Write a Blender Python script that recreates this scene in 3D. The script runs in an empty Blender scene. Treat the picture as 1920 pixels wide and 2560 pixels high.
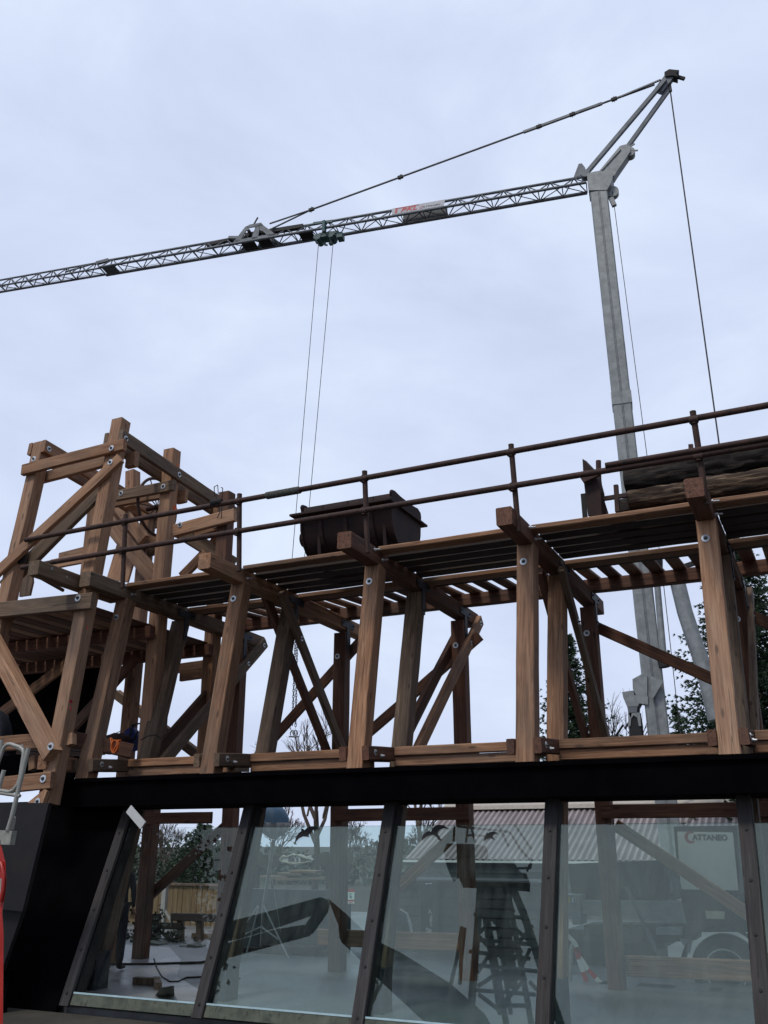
import bpy, bmesh, math, random
from mathutils import Vector, Matrix, noise
S = bpy.context.scene
R = math.radians
V = Vector

# ---------------------------------------------------------------- camera
EYE = V((0, 0, 2.0)); FPX = 2315.0; PITCH = R(19.7); YAW = R(-25.5)
cam = bpy.data.cameras.new("camera"); co = bpy.data.objects.new("camera", cam)
S.collection.objects.link(co); S.camera = co
co.location = EYE; co.rotation_euler = (R(90) + PITCH, 0, -YAW)
cam.sensor_fit = 'HORIZONTAL'; cam.sensor_width = 36; cam.lens = FPX / 1920 * 36
cam.clip_end = 2000
S.render.resolution_x = 768; S.render.resolution_y = 1024
S.render.engine = 'CYCLES'
S.view_settings.view_transform = 'Standard'; S.view_settings.look = 'None'
S.view_settings.exposure = 0.0; S.view_settings.gamma = 1.0

# ---------------------------------------------------------------- sky and sun
SUN_AZ, SUN_EL = R(191), R(55)
w = bpy.data.worlds.new("World"); S.world = w; w.use_nodes = True
nt = w.node_tree; N = nt.nodes; N.clear()
out = N.new('ShaderNodeOutputWorld')
sky = N.new('ShaderNodeTexSky'); sky.sky_type = 'NISHITA'; sky.sun_disc = False
sky.sun_elevation = SUN_EL; sky.sun_rotation = SUN_AZ
b1 = N.new('ShaderNodeBackground'); b1.inputs[1].default_value = 0.05
nt.links.new(sky.outputs[0], b1.inputs[0])
tc = N.new('ShaderNodeTexCoord')
mp = N.new('ShaderNodeMapping'); mp.inputs['Scale'].default_value = (1.6, 1.6, 3.2); mp.inputs['Location'].default_value = (3.1, 1.7, 0.3)
nt.links.new(tc.outputs['Generated'], mp.inputs[0])
n1 = N.new('ShaderNodeTexNoise'); n1.inputs['Scale'].default_value = 2.1; n1.inputs['Detail'].default_value = 6; n1.inputs['Roughness'].default_value = .56; n1.inputs['Distortion'].default_value = .35
nt.links.new(mp.outputs[0], n1.inputs[0])
cr = N.new('ShaderNodeValToRGB')
e = cr.color_ramp.elements
e[0].position = .28; e[0].color = (.55, .62, .81, 1)
e[1].position = .70; e[1].color = (.71, .80, .95, 1)
m_ = e.new(.5); m_.color = (.62, .70, .885, 1)
nt.links.new(n1.outputs[0], cr.inputs[0])
b2 = N.new('ShaderNodeBackground'); b2.inputs[1].default_value = 1.14
# sky dimmed on the right, out of view, to darken right-hand faces of timbers
sx_ = N.new('ShaderNodeSeparateXYZ'); nt.links.new(tc.outputs['Generated'], sx_.inputs[0])
gr_ = N.new('ShaderNodeMapRange'); gr_.interpolation_type = 'SMOOTHSTEP'; gr_.inputs[1].default_value = .02; gr_.inputs[2].default_value = .60; gr_.inputs[3].default_value = 1.0; gr_.inputs[4].default_value = .5
nt.links.new(sx_.outputs[0], gr_.inputs[0])
mu_ = N.new('ShaderNodeVectorMath'); mu_.operation = 'SCALE'; nt.links.new(cr.outputs[0], mu_.inputs[0]); nt.links.new(gr_.outputs[0], mu_.inputs['Scale'])
nt.links.new(mu_.outputs[0], b2.inputs[0])
mx = N.new('ShaderNodeMixShader'); mx.inputs[0].default_value = 0.93
nt.links.new(b1.outputs[0], mx.inputs[1]); nt.links.new(b2.outputs[0], mx.inputs[2])
nt.links.new(mx.outputs[0], out.inputs[0])
sl = bpy.data.lights.new("sun", 'SUN'); so = bpy.data.objects.new("sun", sl); S.collection.objects.link(so)
sl.energy = 1.5; sl.angle = R(12); sl.color = (1.0, .93, .82)
sd = V((math.sin(SUN_AZ) * math.cos(SUN_EL), math.cos(SUN_AZ) * math.cos(SUN_EL), math.sin(SUN_EL)))
so.rotation_euler = sd.to_track_quat('Z', 'Y').to_euler(); so.location = sd * 60

# ---------------------------------------------------------------- pixel helper: a camera sight line through an image pixel met with an assumed plane
_fw = V((math.sin(YAW) * math.cos(PITCH), math.cos(YAW) * math.cos(PITCH), math.sin(PITCH)))
_r = V((math.cos(YAW), -math.sin(YAW), 0)); _u = _r.cross(_fw)
def ray(x, y): return _fw + _r * ((x - 960) / FPX) - _u * ((y - 1280) / FPX)
def at(x, y, X=None, Y=None, Z=None):
    d = ray(x, y)
    t = X / d.x if X is not None else Y / d.y if Y is not None else (Z - 2.0) / d.z
    return EYE + d * t
def atp(x, y, P, n):
    d = ray(x, y); return EYE + d * ((P - EYE).dot(n) / d.dot(n))

# ---------------------------------------------------------------- materials
MATS = {}
def newmat(name):
    m = bpy.data.materials.new(name); m.use_nodes = True
    nt = m.node_tree; p = nt.nodes['Principled BSDF']; MATS[name] = m
    return m, nt, p
def noise_node(nt, vec, scale, detail=6, rough=.55, dist=0.):
    n = nt.nodes.new('ShaderNodeTexNoise'); n.inputs['Scale'].default_value = scale; n.inputs['Detail'].default_value = detail
    n.inputs['Roughness'].default_value = rough; n.inputs['Distortion'].default_value = dist
    if vec: nt.links.new(vec, n.inputs[0])
    return n
def ramp(nt, fac, stops):
    r = nt.nodes.new('ShaderNodeValToRGB'); el = r.color_ramp.elements
    while len(el) > 1: el.remove(el[0])
    el[0].position = stops[0][0]; el[0].color = (*stops[0][1], 1)
    for p, c in stops[1:]:
        k = el.new(p); k.color = (*c, 1)
    nt.links.new(fac, r.inputs[0]); return r
def mixc(nt, fac, a, b, mode='MIX'):
    m = nt.nodes.new('ShaderNodeMixRGB'); m.blend_type = mode
    if isinstance(fac, float): m.inputs[0].default_value = fac
    else: nt.links.new(fac, m.inputs[0])
    for i, c in ((1, a), (2, b)):
        if isinstance(c, tuple): m.inputs[i].default_value = (*c, 1)
        else: nt.links.new(c, m.inputs[i])
    return m
def mapping(nt, scale, src='Object', rnd=True):
    t = nt.nodes.new('ShaderNodeTexCoord'); m = nt.nodes.new('ShaderNodeMapping'); m.inputs['Scale'].default_value = scale
    if rnd:
        oi = nt.nodes.new('ShaderNodeObjectInfo'); mu = nt.nodes.new('ShaderNodeMath'); mu.operation = 'MULTIPLY'; mu.inputs[1].default_value = 37.
        nt.links.new(oi.outputs['Random'], mu.inputs[0])
        va = nt.nodes.new('ShaderNodeVectorMath'); va.operation = 'ADD'
        nt.links.new(t.outputs[src], va.inputs[0]); nt.links.new(mu.outputs[0], va.inputs[1])
        nt.links.new(va.outputs[0], m.inputs[0])
    else: nt.links.new(t.outputs[src], m.inputs[0])
    return m.outputs[0]
def bump(nt, p, h, strength=.3, dist=.01):
    b = nt.nodes.new('ShaderNodeBump'); b.inputs['Strength'].default_value = strength; b.inputs['Distance'].default_value = dist
    nt.links.new(h, b.inputs['Height']); nt.links.new(b.outputs[0], p.inputs['Normal'])
def wood(name, dark, mid, light, stain=.5, stainc=(.10, .085, .07), rough=.78):
    m, nt, p = newmat(name); L = nt.links
    g = noise_node(nt, mapping(nt, (7, 7, .42)), 3.2, 9, .62, 1.1)
    fine = noise_node(nt, mapping(nt, (60, 60, 1.6)), 1.5, 4, .6)
    c = ramp(nt, g.outputs[0], [(.30, dark), (.47, mid), (.66, light)])
    f2 = ramp(nt, fine.outputs[0], [(.35, (.62, .60, .58)), (.6, (1.0, 1.0, 1.0))])
    c2 = mixc(nt, .55, c.outputs[0], f2.outputs[0], 'MULTIPLY')
    # knots
    vo = nt.nodes.new('ShaderNodeTexVoronoi'); vo.inputs['Scale'].default_value = 1.0
    L.new(mapping(nt, (6.5, 6.5, 2.1)), vo.inputs[0])
    kn = ramp(nt, vo.outputs['Distance'], [(.0, (1, 1, 1)), (.085, (.7, .7, .7)), (.15, (0, 0, 0))])
    c3 = mixc(nt, kn.outputs[0], c2.outputs[0], tuple(x * .38 for x in dark))
    # weather stains
    st = noise_node(nt, mapping(nt, (1.6, 1.6, .55)), 1.6, 6, .65)
    sr = ramp(nt, st.outputs[0], [(.47, (0, 0, 0)), (.68, (stain, stain, stain))])
    c4 = mixc(nt, sr.outputs[0], c3.outputs[0], stainc)
    ck = noise_node(nt, mapping(nt, (17, 17, .30)), 1.3, 3, .5, .2)
    cm = noise_node(nt, mapping(nt, (2, 2, .9)), 1.1, 2, .5)
    ckr = ramp(nt, ck.outputs[0], [(.482, (0, 0, 0)), (.497, (.85, .85, .85)), (.503, (.85, .85, .85)), (.518, (0, 0, 0))])
    cmr = ramp(nt, cm.outputs[0], [(.45, (0, 0, 0)), (.6, (1, 1, 1))])
    ckm = mixc(nt, 1.0, ckr.outputs[0], cmr.outputs[0], 'MULTIPLY')
    c4 = mixc(nt, ckm.outputs[0], c4.outputs[0], tuple(x * .22 for x in dark))
    gw_ = noise_node(nt, mapping(nt, (.9, .9, .35)), .9, 3, .6)
    gr2 = ramp(nt, gw_.outputs[0], [(.46, (0, 0, 0)), (.72, (.32, .32, .32))])
    lum = sum(mid) / 3
    c4 = mixc(nt, gr2.outputs[0], c4.outputs[0], (lum * 1.02, lum * .92, lum * .78))
    oi = nt.nodes.new('ShaderNodeObjectInfo'); mr = nt.nodes.new('ShaderNodeMapRange')
    mr.inputs[3].default_value = .78; mr.inputs[4].default_value = 1.16
    L.new(oi.outputs['Random'], mr.inputs[0])
    hs = nt.nodes.new('ShaderNodeHueSaturation'); L.new(c4.outputs[0], hs.inputs['Color']); L.new(mr.outputs[0], hs.inputs['Value'])
    L.new(hs.outputs[0], p.inputs['Base Color']); p.inputs['Roughness'].default_value = rough
    bump(nt, p, fine.outputs[0], .35, .004)
    return m
def rough_metal(name, c1, c2, scale=4, metal=0., rough=.6, b=.15, spot=None):
    m, nt, p = newmat(name)
    n = noise_node(nt, mapping(nt, (1, 1, 1)), scale, 8, .62, .3)
    c = ramp(nt, n.outputs[0], [(.34, c1), (.66, c2)])
    o = c.outputs[0]
    if spot:
        n2 = noise_node(nt, mapping(nt, (1, 1, .35)), scale * 2.7, 5, .7)
        r2 = ramp(nt, n2.outputs[0], [(.56, (0, 0, 0)), (.66, (1, 1, 1))]); o = mixc(nt, r2.outputs[0], o, spot).outputs[0]
    nt.links.new(o, p.inputs['Base Color']); p.inputs['Metallic'].default_value = metal; p.inputs['Roughness'].default_value = rough
    bump(nt, p, n.outputs[0], b, .004); return m
def plain(name, c, rough=.6, metal=0., var=.12):
    m, nt, p = newmat(name)
    n = noise_node(nt, mapping(nt, (1, 1, 1)), 9, 5, .6)
    k = ramp(nt, n.outputs[0], [(.3, tuple(x * (1 - var) for x in c)), (.7, tuple(min(1, x * (1 + var)) for x in c))])
    nt.links.new(k.outputs[0], p.inputs['Base Color']); p.inputs['Roughness'].default_value = rough; p.inputs['Metallic'].default_value = metal
    return m
WT = wood('tan_timber', (.150, .066, .031), (.30, .148, .076), (.43, .24, .135), .5, (.11, .082, .06))
WR = wood('reddish_timber', (.070, .027, .016), (.135, .055, .031), (.21, .098, .058), .4, (.05, .032, .025))
WG = wood('weathered_timber', (.082, .049, .029), (.160, .103, .065), (.25, .172, .115), .5, (.05, .042, .034))
WP = wood('fresh_timber', (.22, .110, .060), (.37, .198, .112), (.49, .295, .178), .25, (.18, .12, .08))
WD = wood('dark_shaded_timber', (.016, .011, .009), (.034, .023, .018), (.062, .042, .032), .5, (.02, .017, .015))  # dark timber, lowered further to put the under-deck shade into the colour
WF = wood('fence_timber', (.13, .088, .040), (.20, .14, .068), (.27, .195, .10), .2, (.12, .085, .045))
MU = wood('mullion_timber', (.016, .016, .018), (.034, .033, .036), (.062, .057, .058), .6, (.045, .030, .022))
RS = rough_metal('rusty_pipe', (.035, .018, .016), (.075, .038, .030), 7, .2, .75, .2, (.022, .014, .014))
CT = rough_metal('rusted_tub_steel', (.015, .0075, .0075), (.036, .015, .013), 3, .15, .8, .25, (.016, .010, .011))
BS = rough_metal('black_steel', (.0015, .0015, .002), (.003, .003, .004), 3, .0, .9, .05)
BS.node_tree.nodes['Principled BSDF'].inputs['Specular IOR Level'].default_value = .02
BS2 = rough_metal('dark_sheet_steel', (.0045, .004, .0055), (.011, .0095, .012), 2, .1, .65, .1, (.014, .009, .008))
GV = rough_metal('galvanised_steel', (.19, .205, .21), (.29, .31, .315), 4.5, .25, .5, .03)
GVD = rough_metal('jib_steel', (.10, .11, .125), (.17, .185, .205), 5, .3, .55, .05)
CABL = plain('wire_rope', (.05, .05, .055), .6, .3)
ZN = plain('zinc_washer', (.62, .66, .70), .35, .55, .05)
BOLT = plain('bolt_head', (.10, .11, .12), .4, .6)
PLT = rough_metal('strap_plate', (.035, .04, .05), (.075, .082, .095), 8, .5, .55, .1)
TEAL = plain('teal_paint', (.035, .095, .10), .5)
BLK = plain('black_rubber', (.012, .012, .014), .75)
WHT = plain('white_sheet', (.62, .64, .64), .45, 0, .05)
REDP = rough_metal('red_paint', (.36, .018, .014), (.47, .032, .022), 3, 0, .35, .03)
NAVY = plain('navy_cloth', (.020, .024, .042), .9, 0, .3)
SKIN = plain('skin', (.42, .24, .17), .5, 0, .08)
HAIR = plain('hair', (.03, .02, .014), .8)
ORNG = plain('orange_strap', (.55, .13, .025), .7)
BLUE = plain('blue_plastic', (.012, .025, .16), .5)
MARK = plain('pink_marker', (.75, .06, .09), .7); MARKO = plain('orange_marker', (.85, .12, .02), .7)
LETR = plain('red_lettering', (.42, .03, .035), .5); LETD = plain('dark_lettering', (.03, .032, .035), .5)
GREYP = plain('grey_tube', (.36, .36, .33), .5, .3)
ROPE = rough_metal('hemp_rope', (.06, .06, .055), (.15, .15, .14), 40, 0, .95, .8)
CONC = rough_metal('kerb_concrete', (.055, .066, .052), (.12, .135, .105), 6, 0, .85, .3, (.04, .045, .035))
# ---- bark
m, nt, p = newmat('log_bark'); BK = m
n = noise_node(nt, mapping(nt, (9, 9, 1.3)), 2.2, 9, .7, .8)
c = ramp(nt, n.outputs[0], [(.36, (.005, .0045, .004)), (.54, (.016, .012, .010)), (.68, (.085, .062, .042))])
nt.links.new(c.outputs[0], p.inputs['Base Color']); p.inputs['Roughness'].default_value = .95; bump(nt, p, n.outputs[0], .9, .03)
m, nt, p = newmat('peeled_log'); BKP = m
n = noise_node(nt, mapping(nt, (10, 10, 1.1)), 2.0, 9, .7, .8)
c = ramp(nt, n.outputs[0], [(.34, (.008, .006, .005)), (.50, (.055, .034, .022)), (.70, (.30, .21, .13))])
nt.links.new(c.outputs[0], p.inputs['Base Color']); p.inputs['Roughness'].default_value = .9; bump(nt, p, n.outputs[0], .8, .02)
# ---- ground and paving
m, nt, p = newmat('wet_concrete_floor'); FL = m
v = mapping(nt, (1, 1, 1), 'Object', False)
n = noise_node(nt, v, .55, 8, .62, .4); n2 = noise_node(nt, v, 7, 6, .7)
c = ramp(nt, n.outputs[0], [(.35, (.085, .09, .09)), (.65, (.19, .195, .195))])
c2 = mixc(nt, .35, c.outputs[0], ramp(nt, n2.outputs[0], [(.3, (.5, .5, .5)), (.7, (1, 1, 1))]).outputs[0], 'MULTIPLY')
nt.links.new(c2.outputs[0], p.inputs['Base Color'])
rr = ramp(nt, n.outputs[0], [(.38, (.32, .32, .32)), (.62, (.62, .62, .62))]); nt.links.new(rr.outputs[0], p.inputs['Roughness'])
bump(nt, p, n2.outputs[0], .35, .02)
m, nt, p = newmat('pale_slab'); SLB = m
v = mapping(nt, (1, 1, 1), 'Object', False)
n = noise_node(nt, v, .8, 8, .62, .4); n2 = noise_node(nt, v, 9, 6, .7)
c = ramp(nt, n.outputs[0], [(.35, (.25, .252, .26)), (.65, (.37, .37, .38))])
c2 = mixc(nt, .45, c.outputs[0], ramp(nt, n2.outputs[0], [(.3, (.45, .45, .45)), (.7, (1, 1, 1))]).outputs[0], 'MULTIPLY')
nt.links.new(c2.outputs[0], p.inputs['Base Color']); rr = ramp(nt, n.outputs[0], [(.38, (.3, .3, .3)), (.62, (.65, .65, .65))]); nt.links.new(rr.outputs[0], p.inputs['Roughness'])
bump(nt, p, n2.outputs[0], .2, .01)
m, nt, p = newmat('earth_ground'); GR = m
v = mapping(nt, (1, 1, 1), 'Object', False)
n = noise_node(nt, v, .8, 10, .7); n2 = noise_node(nt, v, 12, 8, .75)
c = ramp(nt, n.outputs[0], [(.35, (.030, .026, .018)), (.65, (.075, .066, .05))])
c2 = mixc(nt, .5, c.outputs[0], ramp(nt, n2.outputs[0], [(.3, (.4, .4, .4)), (.7, (1, 1, 1))]).outputs[0], 'MULTIPLY')
nt.links.new(c2.outputs[0], p.inputs['Base Color']); p.inputs['Roughness'].default_value = .95; bump(nt, p, n2.outputs[0], .6, .03)
# ---- corrugated roof
m, nt, p = newmat('corrugated_roofing'); RF = m
n = noise_node(nt, mapping(nt, (1, .3, 1), 'Object', False), 2.5, 7, .65)
c = ramp(nt, n.outputs[0], [(.34, (.23, .20, .20)), (.66, (.35, .305, .305))])
sx2 = nt.nodes.new('ShaderNodeSeparateXYZ'); tg = nt.nodes.new('ShaderNodeNewGeometry'); nt.links.new(tg.outputs['Position'], sx2.inputs[0])
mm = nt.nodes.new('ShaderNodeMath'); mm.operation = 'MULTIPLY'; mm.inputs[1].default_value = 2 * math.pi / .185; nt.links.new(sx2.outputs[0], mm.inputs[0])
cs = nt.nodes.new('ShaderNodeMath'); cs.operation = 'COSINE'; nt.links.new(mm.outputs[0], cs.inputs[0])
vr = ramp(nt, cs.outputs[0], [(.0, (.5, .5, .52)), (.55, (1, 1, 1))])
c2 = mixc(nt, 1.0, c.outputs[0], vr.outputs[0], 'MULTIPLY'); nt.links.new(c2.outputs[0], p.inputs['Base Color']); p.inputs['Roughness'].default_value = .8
SIDING = rough_metal('grey_siding', (.075, .085, .09), (.12, .13, .135), 3, 0, .8, .1)
# ---- glass panes: one clear, the others tinted and grimy
def glass(name, tint, f0, f1, dust):
    m, nt, pr = newmat(name); nt.nodes.remove(pr); o = nt.nodes['Material Output']
    tr = nt.nodes.new('ShaderNodeBsdfTransparent'); tr.inputs[0].default_value = (*tint, 1)
    gl = nt.nodes.new('ShaderNodeBsdfGlossy'); gl.inputs[0].default_value = (.90, .97, .87, 1); gl.inputs['Roughness'].default_value = 0.004
    lw = nt.nodes.new('ShaderNodeLayerWeight'); lw.inputs[0].default_value = .5
    fr = nt.nodes.new('ShaderNodeMath'); fr.operation = 'POWER'; fr.inputs[1].default_value = 4.; nt.links.new(lw.outputs['Facing'], fr.inputs[0])
    ma = nt.nodes.new('ShaderNodeMath'); ma.operation = 'MULTIPLY_ADD'; ma.inputs[1].default_value = f1; ma.inputs[2].default_value = f0; ma.use_clamp = True
    nt.links.new(fr.outputs[0], ma.inputs[0])
    ms = nt.nodes.new('ShaderNodeMixShader'); nt.links.new(ma.outputs[0], ms.inputs[0]); nt.links.new(tr.outputs[0], ms.inputs[1]); nt.links.new(gl.outputs[0], ms.inputs[2])
    df = nt.nodes.new('ShaderNodeBsdfDiffuse'); df.inputs[0].default_value = (.50, .56, .53, 1)
    dn = noise_node(nt, mapping(nt, (3.0, .5, .9), 'Object', False), 2.2, 7, .68, .6); dr = ramp(nt, dn.outputs[0], [(.40, (0, 0, 0)), (.75, (dust, dust, dust))])
    m2 = nt.nodes.new('ShaderNodeMixShader'); nt.links.new(dr.outputs[0], m2.inputs[0]); nt.links.new(ms.outputs[0], m2.inputs[1]); nt.links.new(df.outputs[0], m2.inputs[2])
    nt.links.new(m2.outputs[0], o.inputs[0]); return m
GL = glass('tinted_glass', (.80, .885, .865), .070, .6, .04); GLC = glass('clear_glass', (.95, .965, .96), .035, .5, .015)
# ---- foliage
def leafmat(name, a, b):
    m, nt, p = newmat(name)
    g = nt.nodes.new('ShaderNodeNewGeometry')
    c = ramp(nt, g.outputs['Random Per Island'], [(.1, a), (.9, b)])
    nt.links.new(c.outputs[0], p.inputs['Base Color']); p.inputs['Roughness'].default_value = .7
    return m
FIR = leafmat('fir_needles', (.014, .036, .018), (.055, .098, .050))
IVY = leafmat('evergreen_leaves', (.012, .022, .012), (.045, .062, .035))
BRK = rough_metal('tree_bark', (.035, .028, .022), (.08, .065, .05), 12, 0, .95, .5)
TWIG = plain('twig_bark', (.10, .075, .06), .9, 0, .25)

# ---------------------------------------------------------------- object helpers
W = {}
C = S.collection.objects
def put(name, data, M=None, parent=None):
    o = bpy.data.objects.new(name, data); C.link(o)
    M = M or Matrix(); W[o.name] = M
    if parent: o.parent = parent; o.matrix_basis = W[parent.name].inverted() @ M
    else: o.matrix_basis = M
    return o
def tag(o, label, cat, group=None):
    o['label'] = label; o['category'] = cat
    if group: o['group'] = group
    return o
def thing(name, loc, label, cat, group=None):
    return tag(put(name, None, Matrix.Translation(V(loc))), label, cat, group)
def struct(o): o['kind'] = 'structure'; return o
class MB:
    def __init__(s): s.v = []; s.f = []; s.sm = []; s.mi = []
    def add(s, vs, fs, smooth=False, mi=0):
        b = len(s.v); s.v += [tuple(x) for x in vs]
        for f in fs: s.f.append([i + b for i in f]); s.sm.append(smooth); s.mi.append(mi)
    def box(s, a, b, mi=0):
        (x0, y0, z0), (x1, y1, z1) = a, b
        s.add([(x0, y0, z0), (x1, y0, z0), (x1, y1, z0), (x0, y1, z0), (x0, y0, z1), (x1, y0, z1), (x1, y1, z1), (x0, y1, z1)],
              [(3, 2, 1, 0), (4, 5, 6, 7), (0, 1, 5, 4), (1, 2, 6, 5), (2, 3, 7, 6), (3, 0, 4, 7)], False, mi)
    def bar(s, p0, p1, w, h, up=(0, 0, 1), mi=0):
        p0, p1 = V(p0), V(p1); z = (p1 - p0).normalized(); u = V(up); u = (u - z * u.dot(z))
        if u.length < 1e-4: u = V((0, 1, 0)); u = u - z * u.dot(z)
        u.normalize(); x = u.cross(z)
        vs = [p + x * (a * w / 2) + u * (b * h / 2) for p in (p0, p1) for a, b in ((-1, -1), (1, -1), (1, 1), (-1, 1))]
        s.add(vs, [(3, 2, 1, 0), (4, 5, 6, 7), (0, 1, 5, 4), (1, 2, 6, 5), (2, 3, 7, 6), (3, 0, 4, 7)], False, mi)
    def tube(s, pts, r, n=10, cap=True, mi=0):
        pts = [V(p) for p in pts]; rr = r if isinstance(r, (list, tuple)) else [r] * len(pts); rings = []
        u = None
        for i, p in enumerate(pts):
            d = (pts[min(i + 1, len(pts) - 1)] - pts[max(i - 1, 0)]).normalized()
            if u is None:
                u = V((0, 0, 1)) if abs(d.z) < .9 else V((1, 0, 0))
            u = (u - d * u.dot(d)).normalized(); x = d.cross(u)
            rings.append([p + (u * math.cos(2 * math.pi * k / n) + x * math.sin(2 * math.pi * k / n)) * rr[i] for k in range(n)])
        vs = [q for g in rings for q in g]; fs = []
        for i in range(len(pts) - 1):
            for k in range(n):
                a = i * n + k; b = i * n + (k + 1) % n; fs.append((a, b, b + n, a + n))
        s.add(vs, fs, True, mi)
        if cap:
            s.add(rings[0], [tuple(range(n))[::-1]], False, mi); s.add(rings[-1], [tuple(range(n))], False, mi)
    def prism(s, poly, d, mi=0):          # planar polygon (list of points) swept along vector d
        n = len(poly); poly = [V(p) for p in poly]; d = V(d)
        s.add(poly + [p + d for p in poly], [tuple(range(n))[::-1], tuple(range(n, 2 * n))] + [(i, (i + 1) % n, (i + 1) % n + n, i + n) for i in range(n)], False, mi)
    def mesh(s, name, *mats):
        me = bpy.data.meshes.new(name); me.from_pydata(s.v, [], s.f); 
        for m in mats: me.materials.append(m)
        me.polygons.foreach_set('use_smooth', s.sm); me.polygons.foreach_set('material_index', s.mi)
        bm = bmesh.new(); bm.from_mesh(me); bmesh.ops.recalc_face_normals(bm, faces=bm.faces); bm.to_mesh(me); bm.free()
        me.update(); return me
    def build(s, name, mats, parent=None, origin=None):
        mats = mats if isinstance(mats, (list, tuple)) else [mats]
        if origin is None:
            origin = W[parent.name].translation if parent else sum((V(q) for q in s.v), V()) / max(1, len(s.v))
        o_ = V(origin); s.v = [tuple(V(q) - o_) for q in s.v]
        return put(name, s.mesh(name, *mats), Matrix.Translation(o_), parent)
rnd = random.Random(4)
def frame(p0, p1, up):
    p0, p1 = V(p0), V(p1); z = (p1 - p0); L = z.length; z.normalize()
    u = V(up); u = u - z * u.dot(z)
    if u.length < 1e-3: u = V((0, 1, 0)); u = u - z * u.dot(z)
    u.normalize(); x = u.cross(z)
    return Matrix(((x.x, u.x, z.x, p0.x), (x.y, u.y, z.y, p0.y), (x.z, u.z, z.z, p0.z), (0, 0, 0, 1))), L
def timber(name, p0, p1, w, h, mat, parent=None, up=(0, 0, 1), ch=.010, cut=None):
    """sawn timber: local Z runs along it; w across, h along 'up'; slightly waney arrises and a little bow"""
    M, L = frame(p0, p1, up); n = max(2, int(L / .35)); vs = []; fs = []
    bx, by = rnd.uniform(-.004, .004), rnd.uniform(-.004, .004)
    for i in range(n + 1):
        t = i / n; s_ = math.sin(math.pi * t)
        a, b = w / 2, h / 2
        for (x, y) in ((-a + ch, -b), (a - ch, -b), (a, -b + ch), (a, b - ch), (a - ch, b), (-a + ch, b), (-a, b - ch), (-a, -b + ch)):
            j = .0022
            vs.append((x + bx * s_ + rnd.uniform(-j, j), y + by * s_ + rnd.uniform(-j, j), L * t))
    for i in range(n):
        for k in range(8):
            a = i * 8 + k; b = i * 8 + (k + 1) % 8; fs.append((a, b, b + 8, a + 8))
    fs.append(tuple(range(7, -1, -1))); fs.append(tuple(range(n * 8, n * 8 + 8)))
    me = bpy.data.meshes.new(name); me.from_pydata(vs, [], fs); me.materials.append(mat); me.update()
    return put(name, me, M, parent)
def disc_mesh():
    b = MB(); n = 20
    def ring(r, z): return [(r * math.cos(2 * math.pi * k / n), r * math.sin(2 * math.pi * k / n), z) for k in range(n)]
    b.add(ring(.047, 0) + ring(.047, .006) + ring(.024, .008), [(k, (k + 1) % n, n + (k + 1) % n, n + k) for k in range(n)] + [(n + k, n + (k + 1) % n, 2 * n + (k + 1) % n, 2 * n + k) for k in range(n)], False, 0)
    h = [(.021 * math.cos(R(60 * k)), .021 * math.sin(R(60 * k))) for k in range(6)]
    b.add([(x, y, .006) for x, y in h] + [(x, y, .02) for x, y in h], [(k, (k + 1) % 6, 6 + (k + 1) % 6, 6 + k) for k in range(6)] + [tuple(range(6, 12))], False, 1)
    b.tube([(0, 0, .018), (0, 0, .036)], .011, 8, True, 1)
    return b.mesh('washer', ZN, BOLT)
WASH = disc_mesh()
def washer(p, n, parent, s=1.0):
    q = V(n).to_track_quat('Z', 'Y').to_matrix().to_4x4()
    return put('washer', WASH, Matrix.Translation(V(p)) @ q @ Matrix.Scale(s, 4), parent)
def stud(p, n, parent, L=.09, r=.012):
    b = MB(); p = V(p); n = V(n).normalized(); b.tube([p - n * .02, p + n * L], r, 8); b.tube([p, p + n * .02], r * 2.0, 6)
    return b.build('bolt', ZN, parent)
def textmesh(s, size, mat, shear=0., bold=0., extrude=.002):
    cu = bpy.data.curves.new('lettering', 'FONT'); cu.body = s; cu.size = size; cu.shear = shear; cu.offset = bold; cu.extrude = extrude
    cu.align_x = 'LEFT'
    o = bpy.data.objects.new('lettering', cu); C.link(o)
    dg = bpy.context.evaluated_depsgraph_get(); me = bpy.data.meshes.new_from_object(o.evaluated_get(dg))
    bpy.data.objects.remove(o); me.materials.clear(); me.materials.append(mat); return me
def plane_matrix(o, x, y):
    x = V(x).normalized(); y = V(y); y = (y - x * y.dot(x)).normalized(); z = x.cross(y)
    return Matrix(((x.x, y.x, z.x, o[0]), (x.y, y.y, z.y, o[1]), (x.z, y.z, z.z, o[2]), (0, 0, 0, 1)))

# ================================================================= GROUND
b = MB(); b.add([(-400, -300, -.16), (400, -300, -.16), (400, 600, -.16), (-400, 600, -.16)], [(0, 1, 2, 3)])
struct(b.build('ground', GR, None, (0, 0, 0)))
b = MB(); b.box((-30, 9.83, -.4), (16, 26, .14)); struct(b.build('courtyard_floor', FL, None, (0, 0, 0)))
b = MB(); b.prism([(-30, 9.9, .05), (-7.3, 9.9, .05), (-7.9, 11.2, .05), (-9.3, 12.4, .05), (-10.6, 14.2, .05), (-12.0, 15.7, .05), (-30, 16.2, .05)], (0, 0, .096)); struct(b.build('concrete_slab', SLB, None, (0, 0, 0)))
b = MB(); b.box((-40, -14, -.5), (30, 9.62, .085)); struct(b.build('path', GR, None, (0, 0, 0)))

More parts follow.
